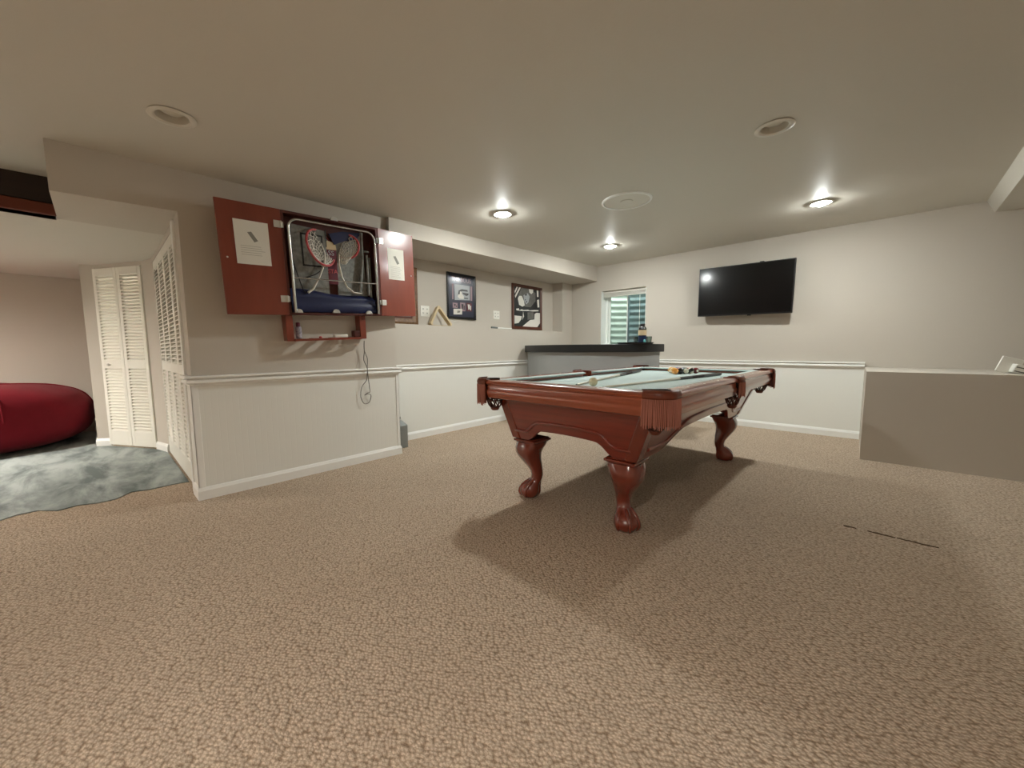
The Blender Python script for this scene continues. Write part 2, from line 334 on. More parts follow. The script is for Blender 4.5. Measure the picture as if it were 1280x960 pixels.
def slab(mb, a, b, z0, z1, t=.08):   # vertical wall piece from a to b, thickness away from the room (to the left of travel)
    d = Vector((b[0]-a[0], b[1]-a[1])).normalized(); n = Vector((-d.y, d.x)) * t
    q = [a, b, (b[0]+n.x, b[1]+n.y), (a[0]+n.x, a[1]+n.y)]
    mb.prism(q, z0, z1)
cw = MB()
slab(cw, (-7.2, -.05), P0, 0, 1.93); slab(cw, P0, P1, 0, 1.93, .06); slab(cw, P2, P3, 0, 1.93); slab(cw, P1, P2, 1.875, 1.93)
slab(cw, P3, (-5.05, .43), 0, 1.93); slab(cw, (-5.05, .43), (XJ, .425), 1.87, 1.93)
cw.box(-6.3, .9, 0, -4.16, 1.0, 1.95)
struct(cw.build('wall_left', M['wall'], smooth=0), 'angled greige closet walls between the two louvred doors', 'wall')

# louvred bifold doors
SLAT = MB().hexa([(-.5, -.014, -.0150), (.5, -.014, -.0150), (.5, .012, .0070), (-.5, .012, .0070), (-.5, -.014, -.0080), (.5, -.014, -.0080), (.5, .012, .0140), (-.5, .012, .0140)])
slat_meshes = {}
def leaf(parent, x0, wd, h, knob=False, fold=0.0):
    st, tk = .045, .028
    f = MB(); f.box(x0+.002, -tk/2, .02, x0+st, tk/2, h); f.box(x0+wd-st, -tk/2, .02, x0+wd-.002, tk/2, h)
    f.box(x0+st, -tk/2, .02, x0+wd-st, tk/2, .17); f.box(x0+st, -tk/2, .84, x0+wd-st, tk/2, .92); f.box(x0+st, -tk/2, h-.075, x0+wd-st, tk/2, h)
    lf = f.build('door_leaf', M['door'], parent, bevel=.003)
    key = round(wd - 2 * st, 3)
    if key not in slat_meshes:
        v = MB(); v.v = [(a * (key + .004), b, c) for a, b, c in SLAT.v]; v.f = SLAT.f; v.mi = SLAT.mi
        slat_meshes[key] = v.mesh('slat', M['door'], 0)
    for za, zb in ((.17, .84), (.92, h - .075)):
        n = round((zb - za) / .032)
        for i in range(n):
            o = bpy.data.objects.new('slat', slat_meshes[key]); COL.objects.link(o); o.parent = lf
            o.location = (x0 + wd / 2, 0, za + (i + .5) * (zb - za) / n)
    if knob:
        k = MB().lathe([(.004, 0), (.005, .012), (.012, .016), (.015, .024), (.011, .032), (.001, .034)], 16, (0, 0, 0), Matrix.Rotation(math.pi/2, 3, 'X'))
        ko = k.build('knob', M['nickel'], lf); ko.location = (x0 + wd * .42, -tk/2, .88)
    return lf
d2 = Vector((P2[0]-P1[0], P2[1]-P1[1])); ang2 = math.atan2(d2.y, d2.x)
dr = thing('door_2', 'white louvred bifold closet door facing the room beside the red bean bag', 'door', (P1[0], P1[1], 0), (0, 0, ang2), kind='structure')
for i in range(2): leaf(dr, i * d2.length / 2, d2.length / 2, 1.872, knob=(i == 0))
dr = thing('door_1', 'white louvred bifold closet door seen edge-on beside the left wall stub', 'door', (-5.045, .445, 0), (0, 0, math.atan2(-.005, 1.53)), kind='structure')
for i in range(4): leaf(dr, i * .3800, .3800, 1.868)
boxm(1.524, -.034, 0, 1.584, -.012, 1.90).build('casing', M['white'], dr, bevel=.003)

# wainscot, rails, baseboards
RAIL = [(0, .853), (.030, .853), (.034, .848), (.033, .838), (.030, .836), (.014, .834), (.013, .826), (.024, .824), (.028, .818), (.028, .806), (.022, .798), (.010, .796), (.008, .784), (0, .783)]
BASE = [(0, 0), (.014, 0), (.014, .062), (.011, .066), (.009, .078), (.004, .085), (0, .085)]
path_n = [(XJ, NY0), (XN, NY0), (XN, NY1), (XL+.006, NY1)]
path_l = [(XL, NY1), (XL, YB), (.073, YB)]
bd = MB(); bd.box(XJ, NY0-.005, .0, XN, NY0, .79); bd.box(XN, NY0-.005, .0, XN+.006, NY1+.006, .79); bd.box(XL+.006, NY1, 0, XN, NY1+.006, .79)
struct(bd.build('trim_4', M['bead'], smooth=0), 'white beadboard wainscot on the left wall stub', 'wainscot')
bd = MB(); bd.box(XL, NY1+.006, .0, XL+.006, YB, .79)
struct(bd.build('trim_5', M['bead'], smooth=0), 'white beadboard wainscot below the pictures', 'wainscot')
bd = MB(); bd.box(XL+.006, YB-.006, .0, .072, YB, .79)
struct(bd.build('trim_6', M['bead'], smooth=0), 'white beadboard wainscot below the television', 'wainscot')
off = lambda pts, d: pts
struct(sweep([(XJ, NY0-.005), (XN+.006, NY0-.005), (XN+.006, NY1+.006), (XL+.006, NY1+.006)], RAIL, -1).build('trim_7', M['white']), 'white moulded chair rail on the left wall stub', 'chair rail')
struct(sweep([(XL+.006, NY1+.05), (XL+.006, YB-.006), (.072, YB-.006)], RAIL, -1).build('trim_8', M['white']), 'white moulded chair rail round the rear walls', 'chair rail')
struct(sweep([(XJ, NY0-.005), (XN+.006, NY0-.005), (XN+.006, NY1+.006), (XL+.03, NY1+.006)], BASE, -1).build('baseboard_left', M['white']), 'white baseboard under the left wall stub', 'baseboard')
struct(sweep([(XL+.006, NY1+.03), (XL+.006, YB-.006), (.072, YB-.006)], BASE, -1).build('baseboard_back', M['white']), 'white baseboard along the rear walls', 'baseboard')
ct = MB(); ct.box(XN+.006, NY1-.018, .085, XN+.012, NY1+.012, .783); ct.box(XN-.03, NY1+.006, .085, XN+.012, NY1+.012, .783)
ct.box(XN+.006, NY0-.011, .085, XN+.012, NY0+.028, .783); ct.box(XN-.03, NY0-.011, .085, XN+.012, NY0-.005, .783)
struct(ct.build('trim_9', M['white'], bevel=.002), 'white corner beads of the left wall stub', 'corner trim')
struct(sweep([(-7.18, -.05), P0, P1], BASE, -1).build('baseboard_far_left', M['white']), 'short white baseboard left of the closet door', 'baseboard')
struct(sweep([P2, P3, (-5.05, .43)], BASE, -1).build('baseboard_far_left', M['white']), 'short curved white baseboard right of the closet door', 'baseboard')

# dark beam in the recess beside the header
bmth = thing('wooden_beam', 'dark brown wooden beam with a reddish lower lip in the ceiling recess at far left', 'beam', (-4.05, -.6, 1.915))
boxm(-.05, -1.9, .075, .07, .494, .26).build('board', M['darkwood'], bmth, bevel=.004)
boxm(-.05, -1.9, 0, .078, .494, .075).build('lip', M['redwood'], bmth, bevel=.006)

# window with sliding sashes, raised blind and corrugated well outside
wn = thing('window_1', 'small white sliding basement window in the back wall with a window well outside', 'window', (0, 0, 0), kind='structure')
FY = YB + .16
fr = MB(); fr.box(WX0, FY, WZ0, WX0+.035, FY+.08, WZ1); fr.box(WX1-.035, FY, WZ0, WX1, FY+.08, WZ1); fr.box(WX0+.035, FY, WZ0, WX1-.035, FY+.08, WZ0+.035); fr.box(WX0+.035, FY, WZ1-.035, WX1-.035, FY+.08, WZ1)
fr.build('window_frame', M['vinyl'], wn, bevel=.003)
WM = (WX0 + WX1) / 2
def sash(a, b, y, name, gm):
    s = MB(); z0, z1, t = WZ0+.035, WZ1-.035, .024
    s.box(a, y, z0, a+t, y+.025, z1); s.box(b-t, y, z0, b, y+.025, z1); s.box(a+t, y, z0, b-t, y+.025, z0+t); s.box(a+t, y, z1-t, b-t, y+.025, z1)
    so_ = s.build(name, M['vinyl'], wn, bevel=.002)
    boxm(a+t, y+.010, z0+t, b-t, y+.014, z1-t).build('pane', gm, so_, smooth=0)
    return so_
sash(WX0+.035, WM+.012, FY+.045, 'sash', M['glass'])
rs_ = sash(WM-.012, WX1-.035, FY+.012, 'sash', M['glass'])
boxm(WM+.012, FY+.002, WZ0+.059, WX1-.059, FY+.004, WZ1-.059).build('insect_screen', M['screenm'], rs_, smooth=0)
jb = MB(); jb.box(WX0, YB+.0, WZ0, WX0+.004, FY, WZ1); jb.box(WX1-.004, YB+.0, WZ0, WX1, FY, WZ1); jb.box(WX0, YB-.02, WZ0-.0, WX1, FY, WZ0+.012)
jb.build('window_lining', M['vinyl'], wn, smooth=0)
bl = thing('window_blind', 'white slatted blind raised to the top of the small window', 'blind', (WM, YB+.07, WZ1-.002))
hwid = (WX1 - WX0) / 2 - .012
boxm(-hwid, -.022, -.032, hwid, .022, -.002).build('headrail', M['blind'], bl, bevel=.003)
smesh = MB().hexa([(-hwid+.008, -.023, -.0015), (hwid-.008, -.023, -.0015), (hwid-.008, .023, -.0005), (-hwid+.008, .023, -.0005), (-hwid+.008, -.023, .0005), (hwid-.008, -.023, .0005), (hwid-.008, .023, .0015), (-hwid+.008, .023, .0015)]).mesh('blind_slat', M['blind'], 0)
for i in range(11):
    o = bpy.data.objects.new('blind_slat', smesh); COL.objects.link(o); o.parent = bl; o.location = (0, 0, -.037 - i * .0036)
boxm(-hwid+.008, -.02, -.092, hwid-.008, .02, -.077).build('bottom_rail', M['blind'], bl, bevel=.003)
MB().tube([(hwid-.10, -.028, -.02), (hwid-.102, -.03, -.3), (hwid-.10, -.03, -.62)], .003, 6).build('pull_cord', M['cord'], bl)
MB().tube([(-hwid+.10, -.028, -.02), (-hwid+.10, -.03, -.16)], .003, 6).build('tilt_wand', M['cord'], bl)
ww = MB(); cx, cy = WM, YB + TB; nseg, nz = 28, 150
rings = []
for k in range(nz + 1):
    z = .62 + 1.75 * k / nz; r = .62 + .016 * math.sin(2 * math.pi * z / .105)
    rings.append([(cx + r * math.cos(math.pi * i / nseg), cy + 1.05 * r * math.sin(math.pi * i / nseg), z) for i in range(nseg + 1)])
ww.loft(rings, caps=False, closed=False)
wwo = ww.build('window_well', M['galv'], smooth=60); tag(wwo, 'corrugated galvanised window well outside the small window', 'window well')
wwo.modifiers.new('shell', 'SOLIDIFY').thickness = .004

gv = MB().prism([(cx + .6 * math.cos(math.pi*i/20), cy + .001 + .62 * math.sin(math.pi*i/20)) for i in range(21)], .5, .66)  # unseen well bottom, added to keep daylight from entering underneath
struct(gv.build('floor', M['soil'], smooth=0), 'unseen gravel bottom added to the window well to block light from below', 'floor')

# ------------------------------------------------------------------ ceiling fixtures
def downlight(x, y, kind, label, group=None, z=None):
    t = thing('recessed_light', label, 'ceiling light', (x, y, zc(y) if z is None else z), (CEIL_ROT if z is None else 0, 0, 0), group)
    dz = .016 if kind == 'back' else .045
    MB().lathe([(.071, .004), (.071, -.002), (.094, -.002), (.096, -.005), (.088, -.010), (.074, -.010), (.066, -.004), (.066, .004)], 40, caps=False).build('trim_ring', M['trimring'], t)
    if not kind:
        MB().lathe([(.070, .001), (.070, .045), (.001, .046), (.001, .041), (.064, .040), (.066, .001)], 32, caps=False).build('housing', M['trimring'], t)
        MB().lathe([(.001, .0405), (.052, .040), (.050, .026), (.036, .016), (.001, .012)], 28).build('lens', M['offbulb'], t)
        return
    MB().lathe([(.070, .001), (.070, .115), (.001, .116), (.001, .111), (.064, .110), (.066, .001)], 32, caps=False).build('housing', M['can'], t)
    MB().lathe([(.018, .108), (.020, .085 + dz*.4), (.034, .045 + dz), (.046, .018 + dz), (.049, dz), (.046, dz - .018), (.036, dz - .034), (.018, dz - .045), (.001, dz - .048)], 24).build('bulb', M['bulb_' + kind], t)
names = ['lit recessed downlight nearest the basketball cabinet', 'lit recessed downlight farthest back, above the bar', 'lit recessed downlight to the right, in front of the television',
         'unlit recessed downlight on the right half of the ceiling', 'unlit recessed downlight at the left near the alcove header', 'lit recessed downlight just behind the viewer']
for (x, y, k), n in zip(LIGHTS, names): downlight(x, y, k, n, 'recessed ceiling downlights')
downlight(-5.5, -2.0, 'alcove', 'lit recessed downlight in the low alcove ceiling, beyond the left edge of view', 'recessed ceiling downlights', 1.915)
sp = thing('ceiling_speaker', 'round flush white ceiling speaker between the downlights above the pool table', 'speaker', (-1.516, 3.12, zc(3.12)), (CEIL_ROT, 0, 0))
MB().lathe([(.205, 0), (.203, -.010), (.196, -.014), (.190, -.014), (.186, -.009), (.186, 0)], 56, caps=False).build('rim', M['white'], sp)
MB().lathe([(.184, -.003), (.184, -.007), (.10, -.009), (.075, -.007), (.001, -.007), (.001, -.003)], 56, caps=False).build('grille', M['trimring'], sp)
MB().lathe([(.052, -.0075), (.050, -.012), (.030, -.014), (.001, -.014)], 32).build('centre_cap', M['trimring'], sp)

# ------------------------------------------------------------------ pool table
TC, TYAW = Vector((-1.212, 2.907, 0)), -0.02478
pt = thing('pool_table', 'mahogany pool table with carved cabriole legs, fringed drop pockets and pale green felt', 'pool table', TC, (0, 0, TYAW))
HW, HL, ZT = .649, 1.224, .818
RW = .105                     # wooden rail width
bed_z = .779
# slate bed with pocket mouths
def arc(cx, cy, r, a0, a1, n): return [(cx + r * math.cos(a0 + (a1-a0)*i/n), cy + r * math.sin(a0 + (a1-a0)*i/n)) for i in range(n + 1)]
cpx, cpy = HW - .098, HL - .098
bed = []
bx, by = HW - RW + .01, HL - RW + .01
R_ = .075
def corner_cut(sx, sy):
    c = (sx * cpx, sy * cpy); pts = arc(c[0], c[1], R_, 0, 2 * math.pi, 48)
    return [p for p in pts if abs(p[0]) < bx and abs(p[1]) < by]
a = math.pi
bed += [(-bx, -cpy + R_)] + arc(-cpx, -cpy, R_, math.radians(110), math.radians(-20), 14) + [(-cpx + R_, -by)]
bed += [(cpx - R_, -by)] + arc(cpx, -cpy, R_, math.radians(200), math.radians(70), 14) + [(bx, -cpy + R_)]
bed += [(bx, -R_ * .9)] + arc(bx, 0, R_ * .85, math.radians(-90), math.radians(-270), 14) + [(bx, R_ * .9)]
bed += [(bx, cpy - R_)] + arc(cpx, cpy, R_, math.radians(-70), math.radians(-200), 14) + [(cpx - R_, by)]
bed += [(-cpx + R_, by)] + arc(-cpx, cpy, R_, math.radians(20), math.radians(-110), 14) + [(-bx, cpy - R_)]
bed += [(-bx, R_ * .9)] + arc(-bx, 0, R_ * .85, math.radians(90), math.radians(-90), 14) + [(-bx, -R_ * .9)]
MB().prism(bed, bed_z - .03, bed_z).build('felt_bed', M['felt'], pt, smooth=0)
boxm(-bx-.03, -by-.03, .70, bx+.03, by+.03, bed_z - .031).build('slate_frame', M['hole'], pt, smooth=0)

# wooden rails: profile (u outward from inner edge 0..RW, z)
RP = [(0, ZT-.004), (.004, ZT), (RW-.022, ZT), (RW-.010, ZT-.003), (RW-.002, ZT-.010), (RW, ZT-.018), (RW-.004, ZT-.026), (RW-.012, ZT-.030), (RW-.013, ZT-.034),
      (RW-.011, ZT-.040), (RW-.011, ZT-.058), (RW-.007, ZT-.064), (RW-.004, ZT-.075), (RW-.006, ZT-.090), (RW-.014, ZT-.104), (RW-.016, ZT-.112), (RW-.022, ZT-.116), (0, ZT-.116)]
def rail(side, a, b, name='rail'):
    """side: 'x+','x-','y+','y-'; a..b extent along the rail"""
    ax, sg = side[0], 1 if side[1] == '+' else -1
    def fn(u, z, t):
        if ax == 'x': return (sg * (HW - RW + u), t, z)
        return (t, sg * (HL - RW + u), z)
    r = MB().prism(RP, a, b, fn).build(name, M['wood'] if ax == 'x' else M['wood_x'], pt, smooth=40)
    # inlaid sights
    n = 3
    for i in range(n):
        t = a + (b - a) * (i + 1) / (n + 1)
        p = fn(.055, ZT, t)
        MB().lathe([(.006, ZT-.001), (.006, ZT+.0006), (.001, ZT+.0006)], 10, (p[0], p[1], 0)).build('sight', M['sight'], r)
    # cushion with mitred ends
    e = .035
    def cr(u, z, t): return fn(u, z, t)
    secs = []
    for t, s in ((a, 1), (b, -1)):
        secs.append([cr(0, ZT-.002, t), cr(-.047, ZT-.004, t + s*e), cr(-.050, ZT-.008, t + s*e), cr(-.048, ZT-.012, t + s*e), cr(-.004, ZT-.020, t + s*.01), cr(0, ZT-.022, t)])
    MB().loft(secs).build('cushion', M['felt'], pt, smooth=0)
CG = .120                      # corner gap
rail('y-', -(HW-CG), HW-CG); rail('y+', -(HW-CG), HW-CG)
for sd in ('x-', 'x+'):
    rail(sd, -(HL-CG), -.068); rail(sd, .068, HL-CG)

def offset_path(path, d):
    out = []; n = len(path)
    for i in range(n):
        p0 = Vector(path[max(0, i-1)]); p1 = Vector(path[min(n-1, i+1)]); t = (p1 - p0).normalized()
        out.append((path[i][0] + t.y * d, path[i][1] - t.x * d))   # to the right of travel
    return out
def skirt_sheet(path, zs, ds, name, m, parent, th=.006):
    rows_o = [[(x, y, z) for x, y in offset_path(path, d)] for z, d in zip(zs, ds)]
    rows_i = [[(x, y, z) for x, y in offset_path(path, d - th)] for z, d in zip(zs, ds)]
    mb = MB(); n = len(path); k = len(zs)
    vs = [p for r in rows_o for p in r] + [p for r in rows_i for p in r]; fs = []
    o = n * k
    for j in range(k - 1):
        for i in range(n - 1):
            fs.append((j*n+i, j*n+i+1, (j+1)*n+i+1, (j+1)*n+i)); fs.append((o+j*n+i, o+(j+1)*n+i, o+(j+1)*n+i+1, o+j*n+i+1))
    for i in range(n - 1):
        fs.append((i, o+i, o+i+1, i+1)); q = (k-1)*n; fs.append((q+i, q+i+1, o+q+i+1, o+q+i))
    for j in range(k - 1):
        fs.append((j*n, (j+1)*n, o+(j+1)*n, o+j*n)); q = n - 1; fs.append((j*n+q, o+j*n+q, o+(j+1)*n+q, (j+1)*n+q))
    mb.add(vs, fs); return mb.build(name, m, parent, smooth=50)
def resample(path, step):
    out = [path[0]]; acc = 0
    for a, b in zip(path, path[1:]):
        L = math.dist(a, b); d = step - acc
        while d <= L:
            out.append((a[0] + (b[0]-a[0]) * d / L, a[1] + (b[1]-a[1]) * d / L)); d += step
        acc = L - (d - step)
    return out
def net(parent, c, top_z, r):
    nb = MB(); n = 9
    prof = [(r, top_z), (r*1.02, top_z-.03), (r*.95, top_z-.065), (r*.72, top_z-.10), (r*.40, top_z-.118)]
    def P(k, j):
        a = 2 * math.pi * (k + .5 * j) / n; return (c[0] + prof[j][0]*math.cos(a), c[1] + prof[j][0]*math.sin(a), prof[j][1])
    for k in range(n):
        nb.tube([P(k, j) for j in range(5)], .0042, 5)
        nb.tube([P(k + j * -1, j) for j in range(5)], .0042, 5)
    for j in (0, 2, 4): nb.tube([P(k + (0), j) for k in range(n)], .005, 5, closed=True)
    o = nb.build('net', M['net'], parent)
    MB().lathe([(.001, top_z-.135), (.022, top_z-.133), (.030, top_z-.122), (.030, top_z-.112), (.001, top_z-.112)], 14, c).build('net_cup', M['leather'], o)
def fringe(parent, path, ztop, zbot, d):
    fb = MB(); rs = resample(path, .0066)
    op = offset_path(rs, d)
    for i, (x, y) in enumerate(op):
        L = zbot + random.uniform(-.006, .008); jx, jy = random.uniform(-.002, .002), random.uniform(-.002, .002)
        fb.tube([(x, y, ztop), (x + jx*.5, y + jy*.5, (ztop+L)/2), (x + jx, y + jy, L)], [.0026, .0028, .0019], 5)
    fb.build('fringe', M['suede'], parent)
def pocket(path, hole_c, hole_r, top_poly, drop=.162, nm_='pocket'):
    t = MB().prism(top_poly, ZT-.020, ZT+.006).build(nm_, M['leather'], pt, bevel=.004)
    skirt_sheet(path, [ZT+.013, ZT+.004, ZT-.010, ZT-.026, ZT-.030, ZT-drop+.012], [.0, .008, .013, .011, .006, .004], 'leather_skirt', M['leather'], t)
    fringe(t, path, ZT-.028, ZT-drop, .011)
    net(t, hole_c, ZT-.075, hole_r * .92)
    MB().lathe([(hole_r*1.02, bed_z-.001), (hole_r*1.02, ZT-.06), (hole_r*.9, ZT-.075)], 24, (hole_c[0], hole_c[1], 0), caps=False).build('pocket_liner', M['hole'], t)
    return t
for sx, sy in ((-1, -1), (1, -1), (1, 1), (-1, 1)):
    ra = .075; g = CG - .002
    # outer path in local quadrant (+,+), travelling so that 'right' is outward
    q = [(HW - g, HL)] + arc(HW - ra, HL - ra, ra, math.pi/2, 0, 12) + [(HW, HL - g)]
    q = [q[-1-i] for i in range(len(q))] if True else q
    # travelling from (HW, HL-g) to (HW-g, HL): outward is on the right
    inner = arc(cpx, cpy, .062, math.radians(-75), math.radians(165), 14)
    poly = q + [(HW - g, HL - RW + .0)] + [(x, y) for x, y in inner[::-1] ] + [(HW - RW + .0, HL - g)]
    fl = lambda pts: [(sx * x, sy * y) for x, y in pts]
    P_ = fl(q); Pl = fl(poly)
    if sx * sy < 0: P_ = P_[::-1]
    pocket(P_, (sx * cpx, sy * cpy, 0), .062, Pl)
for sx in (-1, 1):
    c = (sx * (HW - .040), 0)
    q = [(HW, -.060), (HW+.007, -.048), (HW+.011, -.026), (HW+.013, 0), (HW+.011, .026), (HW+.007, .048), (HW, .060)]
    inner = arc(HW - .050, 0, .050, math.radians(-130), math.radians(130), 14)
    poly = q + [(HW-RW+.01, .060)] + inner[::-1] + [(HW-RW+.01, -.060)]
    fl = lambda pts: [(sx * x, y) for x, y in pts]
    P_ = fl(q)
    if sx < 0: P_ = P_[::-1]
    pocket(P_, (sx * (HW - .045), 0, 0), .050, fl(poly), drop=.125)

# cabinet: four sloped aprons with ogee arches
ZA, ZBOT = ZT - .112, .418
TOPC = {(-1, -1): (-.535, -1.105), (1, -1): (.535, -1.105), (1, 1): (.535, 1.105), (-1, 1): (-.535, 1.105)}
BOTC = {(-1, -1): (-.470, -1.030), (1, -1): (.412, -1.030), (1, 1): (.425, .995), (-1, 1): (-.445, .995)}
def apron(ca, cb, rise, m):
    """panel between corners ca and cb (outer face on the right of travel), bottom edge cut to an ogee arch"""
    N_ = 40; ta, tb, ba, bb2 = [Vector(q) for q in (TOPC[ca], TOPC[cb], BOTC[ca], BOTC[cb])]
    d = (tb - ta).normalized(); nrm = Vector((d.y, -d.x))
    def arch(s):
        a = abs(s)
        if a > .72: return 0
        k = 1 - a / .72
        e = min(1, max(0, k / .42)); e = e * e * (3 - 2 * e)
        return rise * (.78 * e + .22 * math.sin(math.pi / 2 * k))
    def pos(s, z, inset):
        f = (z - ZBOT) / (ZA - ZBOT); u = (s + 1) / 2
        v = ba.lerp(bb2, u).lerp(ta.lerp(tb, u), f) - nrm * inset
        return (v.x, v.y, z)
    rings = []
    for i in range(N_ + 1):
        s = -1 + 2 * i / N_; zb = ZBOT + arch(s)
        rings.append([pos(s, ZA, 0), pos(s, zb + .018, 0), pos(s, zb, .004), pos(s, zb, .03), pos(s, ZA, .03)])
    o = MB().loft(rings).build('apron', m, pt, smooth=50)
    bead = [pos(-.90 + 1.8 * i / N_, ZBOT + .060 + arch(-.90 + 1.8 * i / N_), .001) for i in range(N_ + 1)]
    MB().tube(bead, .0110, 8).build('arch_bead', m, o, smooth=60)
    bead = [pos(-.93 + 1.86 * i / 8, ZA - .022, -.001) for i in range(9)]
    MB().tube(bead, .006, 6).build('upper_bead', m, o, smooth=60)
apron((-1, -1), (1, -1), .085, M['apron_x']); apron((1, -1), (1, 1), .125, M['apron_y'])
apron((1, 1), (-1, 1), .085, M['apron_x']); apron((-1, 1), (-1, -1), .125, M['apron_y'])

# cabriole legs with ball-and-claw feet
LEGC = {(-1, -1): (-.402, -.950, 0), (1, -1): (.330, -.955, 0), (1, 1): (.350, .912, 0), (-1, 1): (-.387, .912, 0)}
def leg(sx, sy):
    dv = Vector((sx, sy, 0)).normalized(); tv = Vector((-dv.y, dv.x, 0)); base = Vector(LEGC[(sx, sy)])
    def ring(z, o, rt, rr, p=2.4, n=20):
        out = []
        for i in range(n):
            a = 2 * math.pi * i / n; ca, sa = math.cos(a), math.sin(a)
            k = (abs(math.cos(a + math.pi/4)) ** p + abs(math.sin(a + math.pi/4)) ** p) ** (-1 / p)
            v = base + dv * (o + rr * k * ca) + tv * (rt * k * sa); out.append((v.x, v.y, z))
        return out
    prof = [(.388, -.024, .086, .086, 4.5), (.370, -.018, .092, .090, 3.6), (.345, -.006, .093, .088, 3.0), (.315, .000, .089, .083, 2.6), (.285, -.006, .081, .075, 2.4), (.255, -.019, .071, .065, 2.3), (.22, -.037, .059, .054, 2.2),
            (.185, -.052, .046, .043, 2.2), (.155, -.058, .041, .039, 2.2), (.130, -.054, .039, .039, 2.2), (.112, -.042, .042, .044, 2.2), (.098, -.028, .050, .052, 2.1)]
    rings = [ring(*q) for q in prof]
    rings += [ring(z, o, a, b, 2.0) for z, o, a, b in ((.082, -.014, .060, .060), (.062, -.006, .068, .067), (.042, -.003, .071, .070), (.022, -.004, .066, .065), (.008, -.006, .056, .056), (0, -.006, .048, .048))]
    rings = rings[::-1]
    lg = MB().loft(rings).build('leg', M['leg'], pt, smooth=60)
    cp = base - Vector((sx * .017, sy * .017, 0))
    pm = MB(); h = .092
    for z0, z1, hh in ((.410, .418, h-.010), (.394, .410, h), (.385, .394, h-.012)): pm.box(cp.x-hh, cp.y-hh, z0, cp.x+hh, cp.y+hh, z1)
    pm.build('leg_pad', M['leg'], lg, bevel=.004)
    for a in (-62, 0, 62, 180):
        ar = math.radians(a); pts = []; rs_ = []
        for z, o, r, w_ in ((.118, -.040, .038, .010), (.098, -.026, .052, .013), (.078, -.012, .063, .012), (.055, -.005, .072, .0105), (.034, -.003, .0745, .010), (.016, -.004, .068, .009), (.005, -.005, .060, .005)):
            v = base + dv * (o + (r - .005) * math.cos(ar)) + tv * ((r - .005) * math.sin(ar)); pts.append((v.x, v.y, z)); rs_.append(w_)
        MB().tube(pts, rs_, 8).build('claw', M['leg'], lg, smooth=60)
for sx, sy in ((-1, -1), (1, -1), (1, 1), (-1, 1)):
    leg(sx, sy)
    # corner post between the aprons
    c0 = Vector((*TOPC[(sx, sy)], ZA)); c1 = Vector((*BOTC[(sx, sy)], ZBOT))
    def sq(c, h): return [(c.x-h, c.y-h, c.z), (c.x+h, c.y-h, c.z), (c.x+h, c.y+h, c.z), (c.x-h, c.y+h, c.z)]
    k0 = c0 + Vector((-sx*.030, -sy*.030, 0)); k1 = c1 + Vector((-sx*.030, -sy*.030, 0))
    MB().hexa(sq(k1, .036) + sq(k0, .036)).build('corner_post', M['leg'], pt, bevel=.006)

def tw(x, y, z):   # table-local to world
    v = Matrix.Rotation(TYAW, 3, 'Z') @ Vector((x, y, z)); return v + TC
BR = .0286
def ball(x, y, colm, label, stripe=False, group=None, rot=(0, 0, 0)):
    b = MB(); nu, nv = 24, 16; s_ = math.pi / nv
    b.sphere((0, 0, 0), BR, nu, nv)
    b.mi = []
    for f in b.f:
        z = sum(b.v[i][2] for i in f) / len(f) / BR; rr = math.hypot(sum(b.v[i][0] for i in f), sum(b.v[i][1] for i in f)) / len(f) / BR
        b.mi.append(1 if (stripe and abs(z) > .58) or (colm != 'cream' and rr < .32) else 0)
    if colm not in M: M[colm] = None
    o = b.build('billiard_ball', [M[colm], M['ballwhite']], smooth=180)
    o.location = tw(x, y, bed_z + BR); o.rotation_euler = rot
    return tag(o, label, 'ball', group)
for k, c in dict(ballwhite='EDE6D2', b_yellow='E8B446', b_orange='E39A48', b_black='101012', b_maroon='6E1F24', b_red='A8322B', b_green='2F5B45', b_blue='2B3F75', b_purple='45305F').items(): M[k] = mat(k, c, .12, coat=.6)
cb = ball(-.008, -.775, 'cream', 'cream cue ball alone on the near end of the felt beside the cue tips', rot=(.4, .3, 0))
dx, dy = BR * 2.01, BR * 2.01 * math.sqrt(3) / 2
seq = [('b_orange', 0, 'solid orange ball at the near point of the racked triangle')], \
      [('b_yellow', 0, 'solid yellow ball just left of the near point of the racked triangle'), ('b_black', 0, 'black ball just right of the near point of the racked triangle')], \
      [('b_orange', 1, 'orange and cream striped ball in the middle of the left edge of the racked triangle'), ('b_red', 0, 'solid red ball at the heart of the racked triangle'), ('b_green', 1, 'green and cream striped ball in the middle of the right edge of the racked triangle')], \
      [('b_yellow', 1, 'yellow striped ball fourth along the left edge of the racked triangle'), ('b_blue', 0, 'solid blue ball in the fourth row of the rack'), ('b_purple', 1, 'purple striped ball in the fourth row of the rack'), ('b_black', 1, 'dark striped ball fourth along the right edge of the racked triangle')], \
      [('b_orange', 1, 'pale orange striped ball at the far left corner of the racked triangle'), ('b_green', 0, 'solid green ball in the far row of the rack'), ('b_blue', 1, 'blue striped ball in the middle of the far row of the rack'), ('b_red', 1, 'red striped ball in the far row of the rack'), ('b_maroon', 0, 'solid maroon ball at the far right corner of the racked triangle')]
for r, row in enumerate(seq):
    for i, (c, st, lab) in enumerate(row):
        ball(-.030 + (i - r / 2) * dx, .665 + r * dy, c, lab, bool(st), 'racked pool balls', (random.uniform(0, 3), random.uniform(0, 3), random.uniform(0, 3)))

